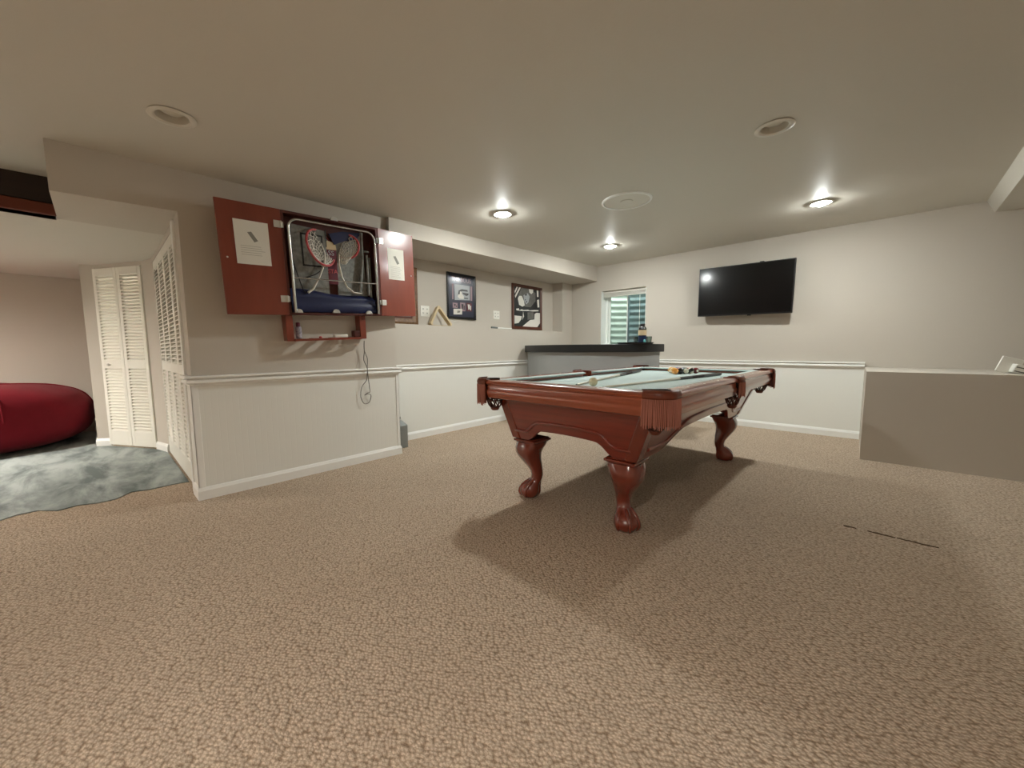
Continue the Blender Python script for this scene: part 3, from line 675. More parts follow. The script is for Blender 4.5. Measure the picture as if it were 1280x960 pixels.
def cue(x0, y0, x1, y1, label):
    a = tw(x0, y0, bed_z + .0072); b = tw(x1, y1, bed_z + .0146); d = (b - a); L = d.length
    q = Vector((0, 0, 1)).rotation_difference(d.normalized())
    t = thing('pool_cue', label, 'pool cue', a, q.to_euler(), 'cues lying on the felt')
    MB().lathe([(.0058, .008), (.0058, .034), (.0064, .036), (.0078, L*.35), (.0104, L*.565)], 12).build('shaft', M['maple'], t)
    MB().lathe([(.001, -.001), (.0055, 0), (.0058, .008)], 12).build('tip', M['tip'], t)
    MB().lathe([(.0106, L*.565), (.0108, L*.58), (.0118, L*.68)], 12).build('forearm', M['ebony'], t)
    MB().lathe([(.0119, L*.68), (.0124, L*.80)], 12).build('wrap', M['wrap'], t)
    MB().lathe([(.0126, L*.80), (.0142, L*.98), (.0135, L*.997), (.001, L)], 12).build('butt', M['ebony'], t)
cue(-.100, -.828, -.430, .80, 'left pool cue, its tip beside the cue ball')
cue(.110, -.858, .330, .735, 'right pool cue, its butt near the right side pocket')

# ------------------------------------------------------------------ basketball cabinet on the left wall
RX, LEAN = .050, .05
CAB_M = Matrix.Translation((XN, 1.345, 1.665)) @ Matrix.Rotation(RX, 4, 'X') @ Matrix.Rotation(LEAN, 4, 'Y')
cab = thing('basketball_cabinet', 'open cherry-red wall cabinet holding a folded basketball hoop game', 'cabinet')
cab.matrix_world = CAB_M
X0 = .022      # back of the case
y0, y1, z0, z1, dp = -.362, .386, -.357, .390, .135
cs = MB(); t = .018
cs.box(X0, y0, z0, X0+.008, y1, z1); cs.box(X0, y0, z1-t, dp, y1, z1); cs.box(X0, y0, z0, dp, y1, z0+t); cs.box(X0, y0, z0+t, dp, y0+t, z1-t); cs.box(X0, y1-t, z0+t, dp, y1, z1-t)
cs.build('case', [M['cabdark']], cab, bevel=.0015)
def door(name, hinge_y, sgn, ang, label):
    e = bpy.data.objects.new(name, boxm(0, min(0, sgn*.382), z0, .018, max(0, sgn*.382), z1).mesh(name, M['cabwood'], 0)); COL.objects.link(e)
    e.parent = cab; e.location = (dp - .016, hinge_y, 0); e.rotation_euler = (0, 0, ang); e['label'] = label
    b = e.modifiers.new('bevel', 'BEVEL'); b.width = .002; b.segments = 2
    for zz in (.285, -.24):
        h = MB(); h.box(.018, sgn*.002, zz-.024, .024, sgn*.05, zz+.024); h.box(-.012, -sgn*.014, zz-.020, .020, sgn*.004, zz+.020); h.tube([(.026, sgn*.004, zz-.024), (.026, sgn*.004, zz+.024)], .006, 8)
        h.build('hinge', M['nickel'], e, bevel=.0015)
    k = MB().lathe([(.005, 0), (.006, .004), (.001, .006)], 10, (.018, sgn*.345, .02), Matrix.Rotation(math.pi/2, 3, 'Y')); k.build('catch', M['nickel'], e)
    return e
door('cabinet_door', y0, -1, .0, 'left cabinet door folded open against the wall')
door('cabinet_door', y1, 1, .12, 'right cabinet door folded open')
# tubular front frame
ty0, ty1, tz0, tz1, tx = -.322, .348, -.340, .338, .150
fp = [(tx, ty0, tz0)] + [(tx, ty0, tz1-.07)] + [(tx, ty0+.07-.07*math.cos(a), tz1-.07+.07*math.sin(a)) for a in [math.pi/2*i/6 for i in range(1, 7)]] \
   + [(tx, ty1-.07+.07*math.sin(a), tz1-.07+.07*math.cos(a)) for a in [math.pi/2*i/6 for i in range(0, 7)]] + [(tx, ty1, tz0)]
tf = MB().tube(fp, .0085, 10).build('tube_frame', M['metal'], cab, smooth=60)
for ty in (ty0, ty1): MB().tube([(tx, ty, tz1-.12), (tx, ty, tz0)], .0115, 10).build('tube_sleeve', M['metal'], tf, smooth=60)
MB().tube([(tx, ty0, -.082), (tx, ty1, -.084)], .0055, 8).build('cross_bar', M['metal'], tf, smooth=60)
for yy, zz in ((.019, .380), (-.017, -.338), (.262, -.345), (-.30, -.340)):
    c = MB().prism(arc(yy, zz, .030, 0, math.pi, 10), dp, dp+.014, lambda u, v, t_: (t_, u, v)); c.build('latch', M['nickel'], cab, bevel=.002)
# folded backboards and printed centre
xb = .075
lb = MB().prism([(-.312, -.20), (-.035, -.20), (-.035, .300), (-.300, .318)], xb, xb+.012, lambda u, v, t_: (t_, u, v)).build('backboard', M['grey'], cab)
fr_ = MB()
for q in ((-.222, .250, -.060, .262), (-.222, .018, -.060, .030), (-.222, .018, -.210, .262), (-.072, .018, -.060, .262)): fr_.box(xb+.012, q[0], q[1], xb+.0135, q[2], q[3])
fr_.build('target_square', M['black'], lb, smooth=0)
rb = MB().prism([(.045, -.20), (.300, -.22), (.270, .310), (.055, .300)], xb-.02, xb-.008, lambda u, v, t_: (t_, u, v)).build('backboard', M['grey'], cab)
MB().prism([(-.035, -.105), (.046, -.105), (.046, .185), (-.035, .185)], xb-.012, xb+.002, lambda u, v, t_: (t_, u, v)).build('centre_panel', M['maroon'], cab)
MB().prism([(-.033, .165), (.046, .165), (.040, .222), (-.033, .232)], xb-.006, xb+.010, lambda u, v, t_: (t_, u, v)).build('tan_pad', M['blond'], cab)
MB().prism([(-.012, .285), (.100, .318), (.246, .330), (.215, .265), (.120, .248), (.045, .215), (.030, .205)], .082, .094, lambda u, v, t_: (t_, u, v)).build('ball_sling', M['navy'], cab)
# padded navy ramp
rr = []
for i in range(13):
    f = i / 12; yy = -.335 + .672 * f; topz = -.155 - .05 * f + .008 * math.sin(9 * f)
    rr.append([(X0+.01, yy, -.335), (.125, yy, -.335), (.135, yy, -.315), (.128, yy, -.270), (.115, yy, -.245), (.122, yy, -.225), (.110, yy, topz - .02), (.085, yy, topz), (X0+.01, yy, topz)])
MB().loft(rr).build('vinyl_ramp', M['navy'], cab, smooth=60)
# hoops: red rings with white cord nets
def hoop(c, r, tilt_y, tilt_z, tip, seed):
    random.seed(seed)
    R3 = Matrix.Rotation(tilt_z, 3, 'Z') @ Matrix.Rotation(tilt_y, 3, 'Y')
    pts = [Vector(c) + R3 @ Vector((r*math.cos(a), r*math.sin(a), 0)) for a in [2*math.pi*i/28 for i in range(28)]]
    h = MB().tube(pts, .0085, 8, closed=True).build('hoop_ring', M['red'], cab, smooth=60)
    nb = MB(); tip = Vector(tip)
    def q(k, j):
        p = pts[(k * 2) % 28]; f = j / 6
        ce = Vector(c).lerp(tip, f); rad = (1 - .8 * f ** .8)
        v = ce + (p - Vector(c)) * rad * .96
        return (v.x + random.uniform(-.004, .004), v.y + random.uniform(-.005, .005), v.z + random.uniform(-.005, .005))
    g = [[q(k, j) for j in range(7)] for k in range(14)]
    for k in range(14):
        for s_ in (1, -1): nb.tube([g[(k + s_ * j) % 14][j] if j % 1 == 0 else 0 for j in range(7)], .0028, 4)
    nb.build('hoop_net', M['rope'], h, smooth=60)
    return h
hoop((.108, -.085, .165), .140, math.radians(76), math.radians(28), (.118, -.085, .045), 3)
hoop((.086, .130, .205), .100, math.radians(80), math.radians(-42), (.112, .085, .075), 5)
lp = MB()
lp.tube([(.118, -.085, .20), (.120, -.062, .12), (.122, -.075, .04), (.124, -.12, -.06), (.126, -.175, -.155), (.126, -.214, -.185)], [.004, .006, .007, .007, .008, .010], 6)
lp.tube([(.118, .050, .13), (.120, .045, .04), (.124, .058, -.05), (.126, .095, -.125), (.126, .150, -.168), (.126, .215, -.172)], [.004, .006, .007, .006, .007, .008], 6)
lp.build('net_cord', M['rope'], cab, smooth=60)
st = MB(); st.tube([(.100, -.300, .06), (.110, -.275, -.05), (.118, -.245, -.17), (.120, -.225, -.19)], .004, 6); st.tube([(.118, -.215, -.072), (.118, -.15, -.045), (.112, -.085, .0)], .004, 6)
st.tube([(.092, -.035, .31), (.094, -.036, .18)], .003, 6); st.build('black_strap', M['black'], cab, smooth=60)
rd = MB(); rd.tube([(.088, .262, .335), (.092, .258, .10), (.096, .215, -.16)], .013, 10); rd.tube([(.092, .250, .185), (.092, .315, .185)], .009, 8); rd.tube([(.080, .305, .16), (.086, .300, -.18)], .012, 8); rd.tube([(.080, .328, .14), (.086, .322, -.20)], .009, 8)
rd.build('support_rod', M['grey'], cab, smooth=60)
def text(body, size, loc, rot, m, parent, ext=.0006, name='lettering', sx=1):
    c = bpy.data.curves.new(name, 'FONT'); c.body = body; c.size = size; c.extrude = ext; c.align_x = 'CENTER'; c.align_y = 'CENTER'
    o = bpy.data.objects.new(name, c); COL.objects.link(o)
    me = bpy.data.meshes.new_from_object(o.evaluated_get(bpy.context.evaluated_depsgraph_get())); bpy.data.objects.remove(o); me.name = name
    me.materials.clear(); me.materials.append(m)
    o = bpy.data.objects.new(name, me); COL.objects.link(o); o.parent = parent; o.location = loc; o.rotation_euler = rot; o.scale = (sx, 1, 1)
    return o
FX = (math.pi/2, 0, math.pi/2)     # text read from +X
text('SS', .052, (xb+.0035, .004, .138), FX, M['photo_grey'], cab)
text('STA', .046, (xb+.0035, .006, -.005), FX, M['red'], cab)
# lower ball holder
for ya_, yb_ in ((-.385, -.335), (.192, .245)): boxm(.0, ya_, -.555, .105, yb_, z0).build('holder_post', M['cabwood'], cab, bevel=.002)
sh = MB().box(.0, -.335, -.556, .125, .192, -.538).build('holder_shelf', M['cabwood'], cab, smooth=0)
cu = MB()
for yy in (-.235, -.085, .085): cu.lathe([(.050, -.6), (.050, -.5)], 24, (.064, yy, 0), Matrix.Diagonal((.9, 1.1, 1)))
co = cu.build('cutter', M['wood'], cab)
bpy.context.view_layer.update()
bo = sh.modifiers.new('b', 'BOOLEAN'); bo.operation = 'DIFFERENCE'; bo.object = co; bo.solver = 'EXACT'
dg = bpy.context.evaluated_depsgraph_get(); nm = bpy.data.meshes.new_from_object(sh.evaluated_get(dg)); sh.modifiers.clear(); sh.data = nm; nm.name = 'holder_shelf'; bpy.data.objects.remove(co)

def place(o, x, y, z, rz=0, rx=0, ry=0):
    o.matrix_world = CAB_M @ Matrix.Translation((x, y, z)) @ Matrix.Rotation(rz, 4, 'Z') @ Matrix.Rotation(rx, 4, 'X') @ Matrix.Rotation(ry, 4, 'Y'); return o
# instruction sheets fixed to the doors
def sheet(yc, zc_, w_, h_, x, rz, label, big):
    o = place(thing('instruction_sheet', label, 'paper', group='instruction sheets on the cabinet doors'), x, yc, zc_, rz)
    boxm(0, -w_/2, -h_/2, .0012, w_/2, h_/2).build('paper', M['paper'], o, smooth=0)
    d = MB(); s_ = .03 if big else .032
    d.prism([(-s_*.9, s_*1.1), (-s_*.1, s_*1.3), (s_*1.1, -s_*.6), (s_*.35, -s_*1.0)], .0012, .0016, lambda u, v, t_: (t_, u, v + h_*.12))
    d.build('printed_drawing', M['ink'], o, smooth=0)
    ln = MB(); random.seed(11)
    for i in range(9 if not big else 5):
        zz = -h_*.08 - i * h_ * (.045 if not big else .05); a = -w_*.36; b = w_ * random.uniform(.12, .36)
        ln.box(.0012, a, zz - .0016, .0015, b, zz + .0016)
    ln.build('printed_lines', M['inklight'], o, smooth=0)
sheet(-.552, .130, .205, .290, dp+.0035, 0, 'white instruction sheet on the left cabinet door', True)
sheet(.567, .105, .175, .270, dp-.020, .12, 'white instruction sheet on the right cabinet door', False)
# things kept on the holder shelf
cn = place(thing('spray_can', 'small patterned canister with a dark cap at the left end of the cabinet shelf', 'can'), .070, -.290, -.537)
MB().lathe([(.019, 0), (.021, .004), (.021, .085), (.017, .092)], 20).build('body', mat('can_label', 'B9B4BC', .4, noise=.8, nscale=60, col2='3B2A44'), cn)
MB().lathe([(.015, .092), (.015, .118), (.012, .124), (.001, .125)], 18).build('cap', M['maroon'], cn)
wt = place(MB().box(-.02, -.055, 0, .02, .055, .022).build('white_box', M['paper'], bevel=.002), .080, .03, -.537); tag(wt, 'small flat white box on the front edge of the cabinet shelf', 'box')
rdm = place(MB().lathe([(.001, 0), (.010, .001), (.012, .008), (.008, .014), (.001, .015)], 14).build('red_peg', M['red']), .112, -.145, -.537); tag(rdm, 'tiny dark red peg on the cabinet shelf', 'peg')
bb = place(MB().box(-.03, -.024, 0, .03, .024, .052).build('power_pack', M['cabdark'], bevel=.004), .07, .165, -.537); tag(bb, 'dark brown block beside the right post of the cabinet shelf', 'block')
pb = place(MB().box(-.004, -.125, 0, .004, .15, .018).build('paper_strip', M['paper'], bevel=.001), .018, -.085, -.537); tag(pb, 'long pale strip at the back of the cabinet shelf against the wall', 'strip')
cbp = [(-3.225, 1.606, 1.100), (-3.24, 1.611, 1.05), (-3.245, 1.613, 1.00), (-3.235, 1.600, .93), (-3.225, 1.622, .862), (-3.225, 1.620, .80), (-3.235, 1.616, .747), (-3.245, 1.575, .69), (-3.25, 1.565, .605), (-3.25, 1.585, .55), (-3.25, 1.609, .535),
       (-3.25, 1.645, .55), (-3.25, 1.661, .608), (-3.25, 1.630, .622), (-3.25, 1.600, .614), (-3.25, 1.630, .632), (-3.25, 1.652, .64), (-3.25, 1.648, .70), (-3.235, 1.632, .80), (-3.225, 1.625, .87), (-3.235, 1.634, .94), (-3.245, 1.618, 1.00), (-3.245, 1.612, 1.04), (-3.225, 1.606, 1.098)]
def smooth_path(p, n=4):
    p = [Vector(a) for a in p]; out = []
    for i in range(len(p) - 1):
        a = p[max(0, i-1)]; b = p[i]; c = p[i+1]; d = p[min(len(p)-1, i+2)]
        for k in range(n):
            u = k / n; out.append(.5 * ((2*b) + (c-a)*u + (2*a-5*b+4*c-d)*u*u + (3*b-a-3*c+d)*u**3))
    return out + [p[-1]]
tag(MB().tube(smooth_path(cbp), .0032, 6).build('cable', M['cable'], smooth=60), 'thin grey cable hanging in a loop below the basketball cabinet', 'cable')

# ------------------------------------------------------------------ television
tv = thing('television', 'black flat television mounted on the back wall', 'television', (-1.092, YB, 1.742), (.032, .018, -.022))
TW, TH = 1.035, .620
MB().box(-TW/2, -.150, -TH/2, TW/2, -.105, TH/2).build('bezel', M['plastic'], tv, bevel=.004)
MB().box(-TW/2+.012, -.1515, -TH/2+.016, TW/2-.012, -.1495, TH/2-.012).build('screen', M['screen'], tv, smooth=0)
MB().box(-.30, -.105, -.2, .30, -.075, .18).build('rear_housing', M['plastic'], tv, bevel=.006)
mt_ = MB(); mt_.box(-.24, -.075, -.14, -.20, -.03, .14); mt_.box(.20, -.075, -.14, .24, -.03, .14); mt_.box(-.28, -.03, -.05, .28, -.008, .05)
mt_.build('wall_mount', M['black'], tv)
MB().box(.16, -.140, TH/2, .205, -.115, TH/2+.010).build('sensor_bar', M['plastic'], tv, bevel=.003)
MB().box(.06, -.140, -TH/2-.012, .10, -.115, -TH/2).build('infrared_window', M['plastic'], tv, bevel=.003)

# ------------------------------------------------------------------ curved bar in the far corner
bar = thing('bar_counter', 'curved grey bar with a thick black top in the far corner', 'bar')
front = smooth_path([(-3.655, 4.30, 0), (-3.30, 4.15, 0), (-2.90, 4.08, 0), (-2.50, 4.11, 0), (-2.18, 4.23, 0), (-1.96, 4.40, 0), (-1.84, 4.62, 0), (-1.80, 4.84, 0)], 5)
front = [(p.x, p.y) for p in front]
back = [(-2.20, 4.88), (-2.35, 4.72), (-2.62, 4.60), (-2.95, 4.56), (-3.30, 4.62), (-3.655, 4.74)]
MB().prism(front + back, .972, 1.070).build('bar_top', M['charcoal'], bar, bevel=.006)
ins = [(x, y) for x, y in offset_path(front, -.055)]
ins[0] = (-3.640, ins[0][1] + .0); binn = [(x + (.0), y - .02) for x, y in back]; binn[-1] = (-3.640, 4.70)
MB().prism(ins[:-1] + [(ins[-1][0], 4.83)] + [(-2.24, 4.84)] + binn[1:], 0, .972).build('bar_body', M['bargrey'], bar, smooth=40)
tr = thing('serving_tray', 'black tray on the right end of the bar top', 'tray', (-2.022, 4.475, 1.070), (0, 0, math.radians(20)))
tp = arc(0, 0, 1, 0, 2*math.pi, 32)[:-1]
tp = [(max(-1, min(1, 1.15*a)) * .215, max(-1, min(1, 1.15*b)) * .13) for a, b in tp]
MB().loft([[(x*.92, y*.92, 0) for x, y in tp], [(x, y, .020) for x, y in tp], [(x*.97, y*.95, .020) for x, y in tp], [(x*.90, y*.88, .005) for x, y in tp]]).build('tray_base', M['black'], tr)
bt = thing('bottle', 'dark squat bottle with a cream label standing on the black tray', 'bottle', (-1.930, 4.465, 1.0755))
MB().lathe([(.001, 0), (.043, 0), (.046, .006), (.047, .15), (.046, .178), (.040, .194), (.030, .205), (.026, .208), (.026, .214)], 24).build('body', M['bottle'], bt)
MB().lathe([(.0475, .098), (.0478, .100), (.0478, .158), (.0475, .160)], 24, caps=False).build('label', M['labelc'], bt)
MB().lathe([(.0475, .012), (.0478, .014), (.0478, .090), (.0475, .092)], 24, caps=False).build('lower_label', M['navyglass'], bt)
MB().lathe([(.030, .212), (.030, .232), (.026, .237), (.001, .237)], 18).build('cap', M['black'], bt)
def tumbler(x, y, label):
    o = MB().lathe([(.001, .0), (.027, 0), (.032, .085), (.030, .085), (.026, .006), (.001, .006)], 20).build('drinking_glass', glass_clear); o.location = (x, y, 1.0755)
    return tag(o, label, 'glass')
glass_clear = glass_mat('clear_glass', 'DDE6E4')
tumbler(-1.868, 4.520, 'clear drinking glass right of the dark bottle on the tray')
tumbler(-2.005, 4.47, 'clear drinking glass left of the dark bottle on the tray')
tc_ = MB().lathe([(.001, 0), (.012, 0), (.015, .012), (.014, .036), (.009, .046), (.001, .047)], 16).build('shot_glass', M['teal']); tc_.location = (-1.885, 4.428, 1.0755); tag(tc_, 'small turquoise shot glass in front of the dark bottle', 'glass')
sc_ = MB().lathe([(.001, .004), (.022, .0), (.045, .010), (.046, .012), (.022, .004), (.001, .006)], 24).build('saucer', M['white']); sc_.location = (-2.130, 4.405, 1.0755); tag(sc_, 'small white saucer at the left end of the tray', 'saucer')

# ------------------------------------------------------------------ pictures, outlets and things on the ledge
def picture(name, label, ya, yb, za, zb, fw, fm, matm, depth=.022):
    t = thing(name, label, 'picture', (XU + .001, (ya + yb) / 2, za))
    w_, h_ = (yb - ya) / 2, zb - za
    prof = [(0, 0), (0, depth), (fw * .45, depth + .006), (fw * .8, depth - .004), (fw, depth - .008), (fw, 0)]
    rings = []
    for cy_, cz_, dy, dz in ((-w_, 0, 1, 1), (w_, 0, -1, 1), (w_, h_, -1, -1), (-w_, h_, 1, -1), (-w_, 0, 1, 1)):
        rings.append([(x, cy_ + dy * u, cz_ + dz * u) for u, x in prof])
    MB().loft(rings, caps=False).build('frame', fm, t, smooth=30)
    bd_ = boxm(.002, -w_ + fw*.9, fw*.9, .010, w_ - fw*.9, h_ - fw*.9).build('mat_board', matm, t, smooth=0)
    return t, bd_, w_, h_, fw
def shape(parent, name, m, polys, x, th=.0006):
    for p in polys: o = MB().prism(p, x, x + th, lambda u, v, t_: (t_, u, v)).build(name, m, parent, smooth=0)
    return o
def rect(a, b, c, d): return [(a, b), (c, b), (c, d), (a, d)]
# 1: brown carved frame half hidden behind the cabinet door
t, bd_, w_, h_, fw = picture('framed_picture', 'brown carved frame partly hidden behind the cabinet door', 2.04, 2.615, 1.305, 1.975, .075, M['frame_brown'], M['photo_mid'])
shape(t, 'inner_liner', M['frame_red'], [rect(-w_+fw, fw, w_-fw, fw+.02), rect(-w_+fw, h_-fw-.02, w_-fw, h_-fw), rect(-w_+fw, fw+.02, -w_+fw+.02, h_-fw-.02), rect(w_-fw-.02, fw+.02, w_-fw, h_-fw-.02)], .0102, .004)
# 2: black frame with navy mat, title letters, photo and tiles
t, bd_, w_, h_, fw = picture('framed_picture', 'black framed navy sports display with a grey photo and tiles', 3.062, 3.545, 1.415, 2.000, .030, M['frame_black'], M['photo_navy'])
ux = lambda x: -w_ + (x - 145) / (590 - 145) * 2 * w_
vz = lambda x, y: h_ * (1 - (y - (115 + (x - 145) * .155)) / 745)
def PX(pts): return [(ux(x), vz(x, y)) for x, y in pts]
ph = shape(t, 'photo_print', M['photo_grey'], [PX([(258, 310), (498, 345), (498, 585), (258, 570)])], .0102)
shape(ph, 'photo_figure', M['photo_black'], [PX([(320, 415), (370, 395), (460, 410), (465, 440), (380, 430), (340, 440), (330, 500), (305, 500)]), PX([(375, 450), (480, 470), (470, 500), (440, 510), (390, 480)]), PX([(400, 540), (470, 545), (465, 560), (410, 556)])], .0108)
shape(ph, 'photo_highlight', M['photo_white'], [PX([(340, 430), (365, 440), (370, 480), (400, 510), (398, 560), (330, 552), (305, 520), (312, 480), (340, 478)])], .0111)
shape(t, 'mat_bar', M['mauve'], [PX([(222, 305), (240, 307), (238, 560), (220, 558)]), PX([(512, 350), (538, 354), (536, 595), (510, 592)])], .0102)
for k, (a, b, c, d) in enumerate(((225, 610, 300, 705), (340, 615, 420, 765), (440, 625, 525, 775))):
    ti = shape(t, 'tile', M['mauve'] if k != 2 else M['dkred'], [PX([(a, b), (c, b + 12), (c, d), (a, d - 10)])], .0102, .002)
    shape(ti, 'tile_figure', M['photo_black'] if k != 2 else M['photo_white'], [PX([(a+18, b+25), (c-30, b+30), (c-34, d-45), (a+30, d-30)]), PX([(c-24, b+50), (c-10, b+55), (c-14, d-20), (c-28, d-24)])], .0123)
cd_ = shape(t, 'white_card', M['photo_white'], [PX([(232, 712), (365, 722), (362, 815), (230, 805)])], .016, .002)
shape(cd_, 'card_mark', M['ink'], [PX([(290, 745), (335, 750), (330, 780), (285, 785)])], .0181)
text('THE BOUS', .088, (.0104, 0.0, h_ * .868), FX, M['mauve'], t, sx=.80)
# 3: reddish frame with a black and white print
t, bd_, w_, h_, fw = picture('framed_picture', 'reddish framed black and white photographic print above the ledge', 4.288, 5.015, 1.325, 2.008, .045, M['frame_red'], M['photo_black'])
ux = lambda x: -w_ + (x - 155) / (625 - 155) * 2 * w_
vz = lambda x, y: h_ * (1 - (y - (128 + (x - 155) * .125)) / 700)
shape(t, 'grey_area', M['photo_mid'], [PX([(300, 190), (420, 200), (520, 270), (520, 400), (440, 500), (350, 490), (250, 420), (240, 330)]), PX([(390, 580), (490, 580), (490, 690), (390, 700)])], .0102)
wl_ = [[(195, 250), (225, 178), (245, 180), (198, 285)], [(198, 320), (265, 182), (290, 185), (205, 355)], [(240, 360), (265, 320), (300, 320), (335, 400), (345, 470), (310, 490), (260, 460)],
       [(410, 208), (482, 212), (480, 262), (450, 290), (420, 262)], [(540, 222), (568, 220), (570, 330), (546, 330)], [(545, 380), (580, 372), (584, 500), (556, 505)],
       [(190, 625), (300, 640), (290, 690), (250, 745), (190, 750)], [(325, 600), (335, 640), (310, 700), (322, 560)]]
shape(t, 'white_area', M['photo_white'], [PX(p) for p in wl_], .0108)
shape(t, 'cream_area', M['photo_white'], [PX([(280, 825), (430, 705), (500, 700), (505, 610), (540, 590), (600, 600), (600, 760), (550, 830)])], .0105)
shape(t, 'face_area', M['photo_grey'], [PX([(325, 310), (395, 275), (425, 330), (405, 420), (370, 455), (340, 400)])], .0109)
shape(t, 'dark_detail', M['photo_black'], [PX([(350, 300), (375, 285), (380, 310), (355, 318)]), PX([(350, 375), (362, 372), (364, 388), (352, 392)]), PX([(365, 405), (385, 400), (380, 420), (366, 424)])], .0113)
shape(t, 'title_script', M['photo_white'], [PX([(215, 520), (255, 515), (262, 545), (300, 530), (330, 542), (400, 538), (420, 550), (500, 545), (570, 548), (570, 566), (480, 568), (400, 560), (300, 556), (220, 545)])], .0108)

def outlet(yc, zc_, w_, h_, label):
    o = thing('wall_outlet', label, 'outlet', (XU + .0005, yc, zc_), group='double outlets on the recessed wall')
    boxm(0, -w_/2, -h_/2, .007, w_/2, h_/2).build('cover_plate', M['outlet'], o, bevel=.002)
    for sy_ in (-1, 1):
        for sz in (-1, 1):
            s_ = MB().prism([(sy_*w_*.22 + .019*math.cos(a)*1, sz*h_*.19 + .016*math.sin(a)) for a in [2*math.pi*i/14 for i in range(14)]], .007, .0085, lambda u, v, t_: (t_, u, v)).build('socket', M['outlet'], o, smooth=0)
            sl_ = MB()
            for q in (-.006, .006): sl_.box(.0085, sy_*w_*.22+q-.0022, sz*h_*.19-.008, .0092, sy_*w_*.22+q+.0022, sz*h_*.19+.008)
            sl_.build('slot', M['slot'], s_, smooth=0)
outlet(2.725, 1.483, .125, .128, 'white double outlet just above the blond triangle rack')
outlet(3.958, 1.512, .125, .118, 'white double outlet between the two right pictures')

tri = thing('ball_rack', 'blond wooden triangle rack standing on the wall ledge', 'ball rack', (-3.765, 2.852, ZLEDGE), (0, -.22, 0))
def rtri(b, h_, r): # rounded triangle outline
    out = []
    for (cy_, cz_), a0 in (((-b/2 + r*1.55, r), 90 + 60), ((b/2 - r*1.55, r), 270), ((0, h_ - r*1.9), 30)):
        out += [(cy_ + r*math.cos(math.radians(a0 + 120*i/6)), cz_ + r*math.sin(math.radians(a0 + 120*i/6))) for i in range(7)]
    return out
o_ = rtri(.345, .268, .022); i_ = [(y * .82, .018 + (z - .018) * .82) for y, z in o_]
n = len(o_)
rk = MB(); 
rings = []
for i in range(n + 1):
    k = i % n; rings.append([(-.028, *o_[k]), (.028, *o_[k]), (.028, *i_[k]), (-.028, *i_[k])])
rk.loft(rings, caps=False).build('triangle_frame', M['blond'], tri, smooth=30, bevel=.003)
fl_ = thing('rod_on_ledge', 'slim rod with a dark grey end and white shaft on the ledge', 'rod', (-3.735, 3.69, ZLEDGE))
MB().tube([(0, 0, .014), (0, .09, .014), (0, .12, .012)], [.014, .013, .009], 10).build('dark_end', mat('rod_grey', '6F7573', .4), fl_)
MB().tube([(0, .118, .010), (.004, .40, .010)], .0095, 10).build('white_shaft', M['white'], fl_)

# ------------------------------------------------------------------ floor-standing things and small items
gt = thing('metal_tin', 'grey metal tin with a black cap behind the left wall stub', 'tin', (-3.515, 2.085, 0), (0, 0, .05))
def rsq(a, b, z): return [(-a, -b, z), (a, -b, z), (a, b, z), (-a, b, z)]
MB().loft([rsq(.085, .055, 0), rsq(.085, .055, .235), rsq(.030, .024, .285)]).build('body', M['greytin'], gt, bevel=.004)
MB().lathe([(.020, .284), (.020, .296), (.018, .298)], 16).build('neck', M['nickel'], gt)
MB().lathe([(.023, .296), (.023, .318), (.019, .322), (.001, .322)], 16).build('cap', M['black'], gt)

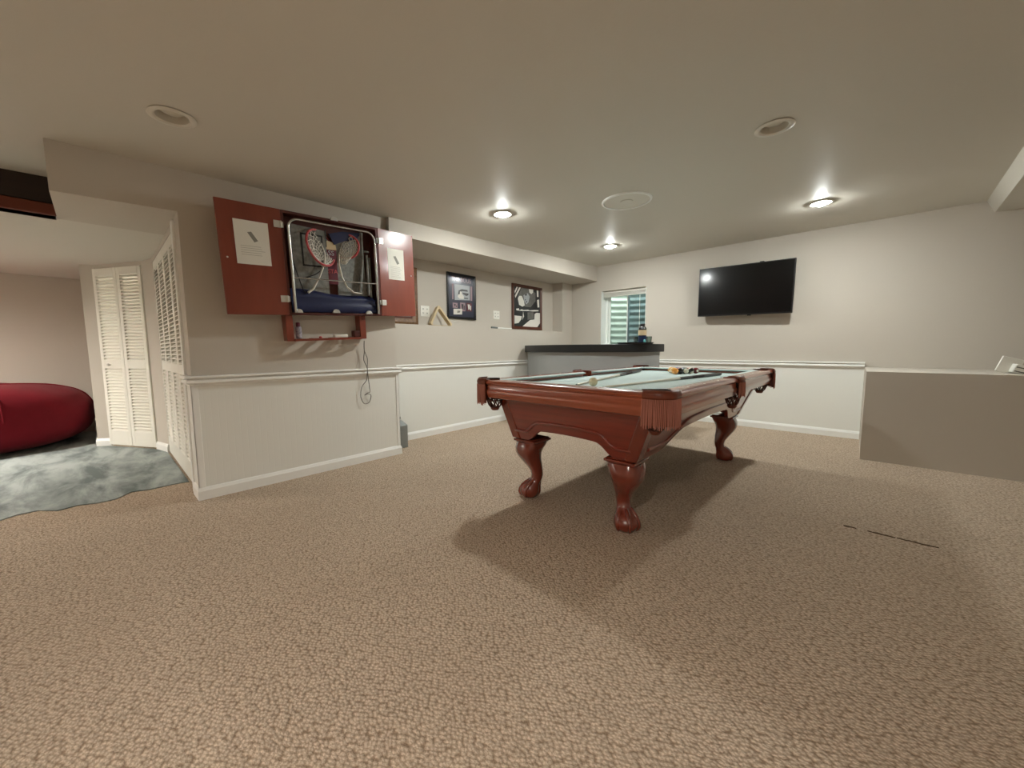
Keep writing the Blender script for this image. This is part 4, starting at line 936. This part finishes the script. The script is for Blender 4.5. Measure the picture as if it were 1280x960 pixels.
ad = thing('power_adapter', 'white plastic plug box tipped over on the half wall ledge', 'adapter', (.905, 4.92, .800), (0, .30, .20))
MB().box(-.075, -.012, .0, .045, .006, .125).build('face_plate', M['outlet'], ad, bevel=.003)
pl_ = MB().box(-.010, -.070, .012, .075, -.012, .080).build('plug_block', M['outlet'], ad, bevel=.006)
sl_ = MB()
for q in (.020, .052): sl_.box(-.002, -.072, q, .060, -.0695, q + .008)
sl_.build('dark_slot', M['slot'], pl_, smooth=0)

# crimson bean bag
random.seed(4)
bb_ = thing('bean_bag', 'large crimson bean bag chair beside the louvred closet', 'bean bag', (-6.50, -1.02, 0), (0, 0, .22))
from mathutils import noise as mnoise
bag = MB(); nu, nv = 72, 36; rings = []
for j in range(nv + 1):
    ph_ = math.pi * j / nv; ring = []
    for i in range(nu):
        th_ = 2 * math.pi * i / nu
        sx_ = max(0, math.sin(ph_)) ** .62
        x = .66 * max(sx_, 1e-3) * math.cos(th_); y = .98 * max(sx_, 1e-3) * math.sin(th_); z = -math.cos(ph_)
        z = .345 + .352 * (abs(z) ** .66) * (1 if z > 0 else -1)
        nz_ = mnoise.noise(Vector((x * 2.2, y * 2.2, z * 3))) * .03 + mnoise.noise(Vector((x * 7 + 3, y * 7, z * 9))) * .008
        f = 1 + nz_
        ring.append((x * f, y * f, max(.0, z * (1 + nz_ * .6))))
    rings.append(ring)
bag.loft(rings).build('cover', M['beanred'], bb_, smooth=180)
sm = []
for k in range(6):
    th_ = 2 * math.pi * k / 6 + .3; pts = []
    for j in range(18, nv - 1):
        i = int(round(th_ / (2 * math.pi) * nu)) % nu; p = Vector(rings[j][i]); pts.append((p.x * 1.004, p.y * 1.004, p.z + .002))
    sm.append(pts)
for pts in sm: MB().tube(pts, .006, 6).build('seam', M['beanred'], bb_, smooth=60)

# worn seam in the carpet
random.seed(9); fl_o = bpy.data.objects['floor']; cr_ = MB()
for a, b in ((.0, .055), (.10, .21), (.215, .365)):
    pts_u = []; pts_l = []
    n = int((b - a) / .012) + 2
    for i in range(n):
        f = i / (n - 1); x = a + (b - a) * f; yy = 2.815 - .02 * x + random.uniform(-.004, .004); h = .004 + .006 * random.random() * math.sin(math.pi * f)
        pts_u.append((x, yy + h)); pts_l.append((x, yy - h))
    cr_.prism(pts_l + pts_u[::-1], .0002, .003)
cr_.build('worn_seam', M['crack'], fl_o, smooth=0)
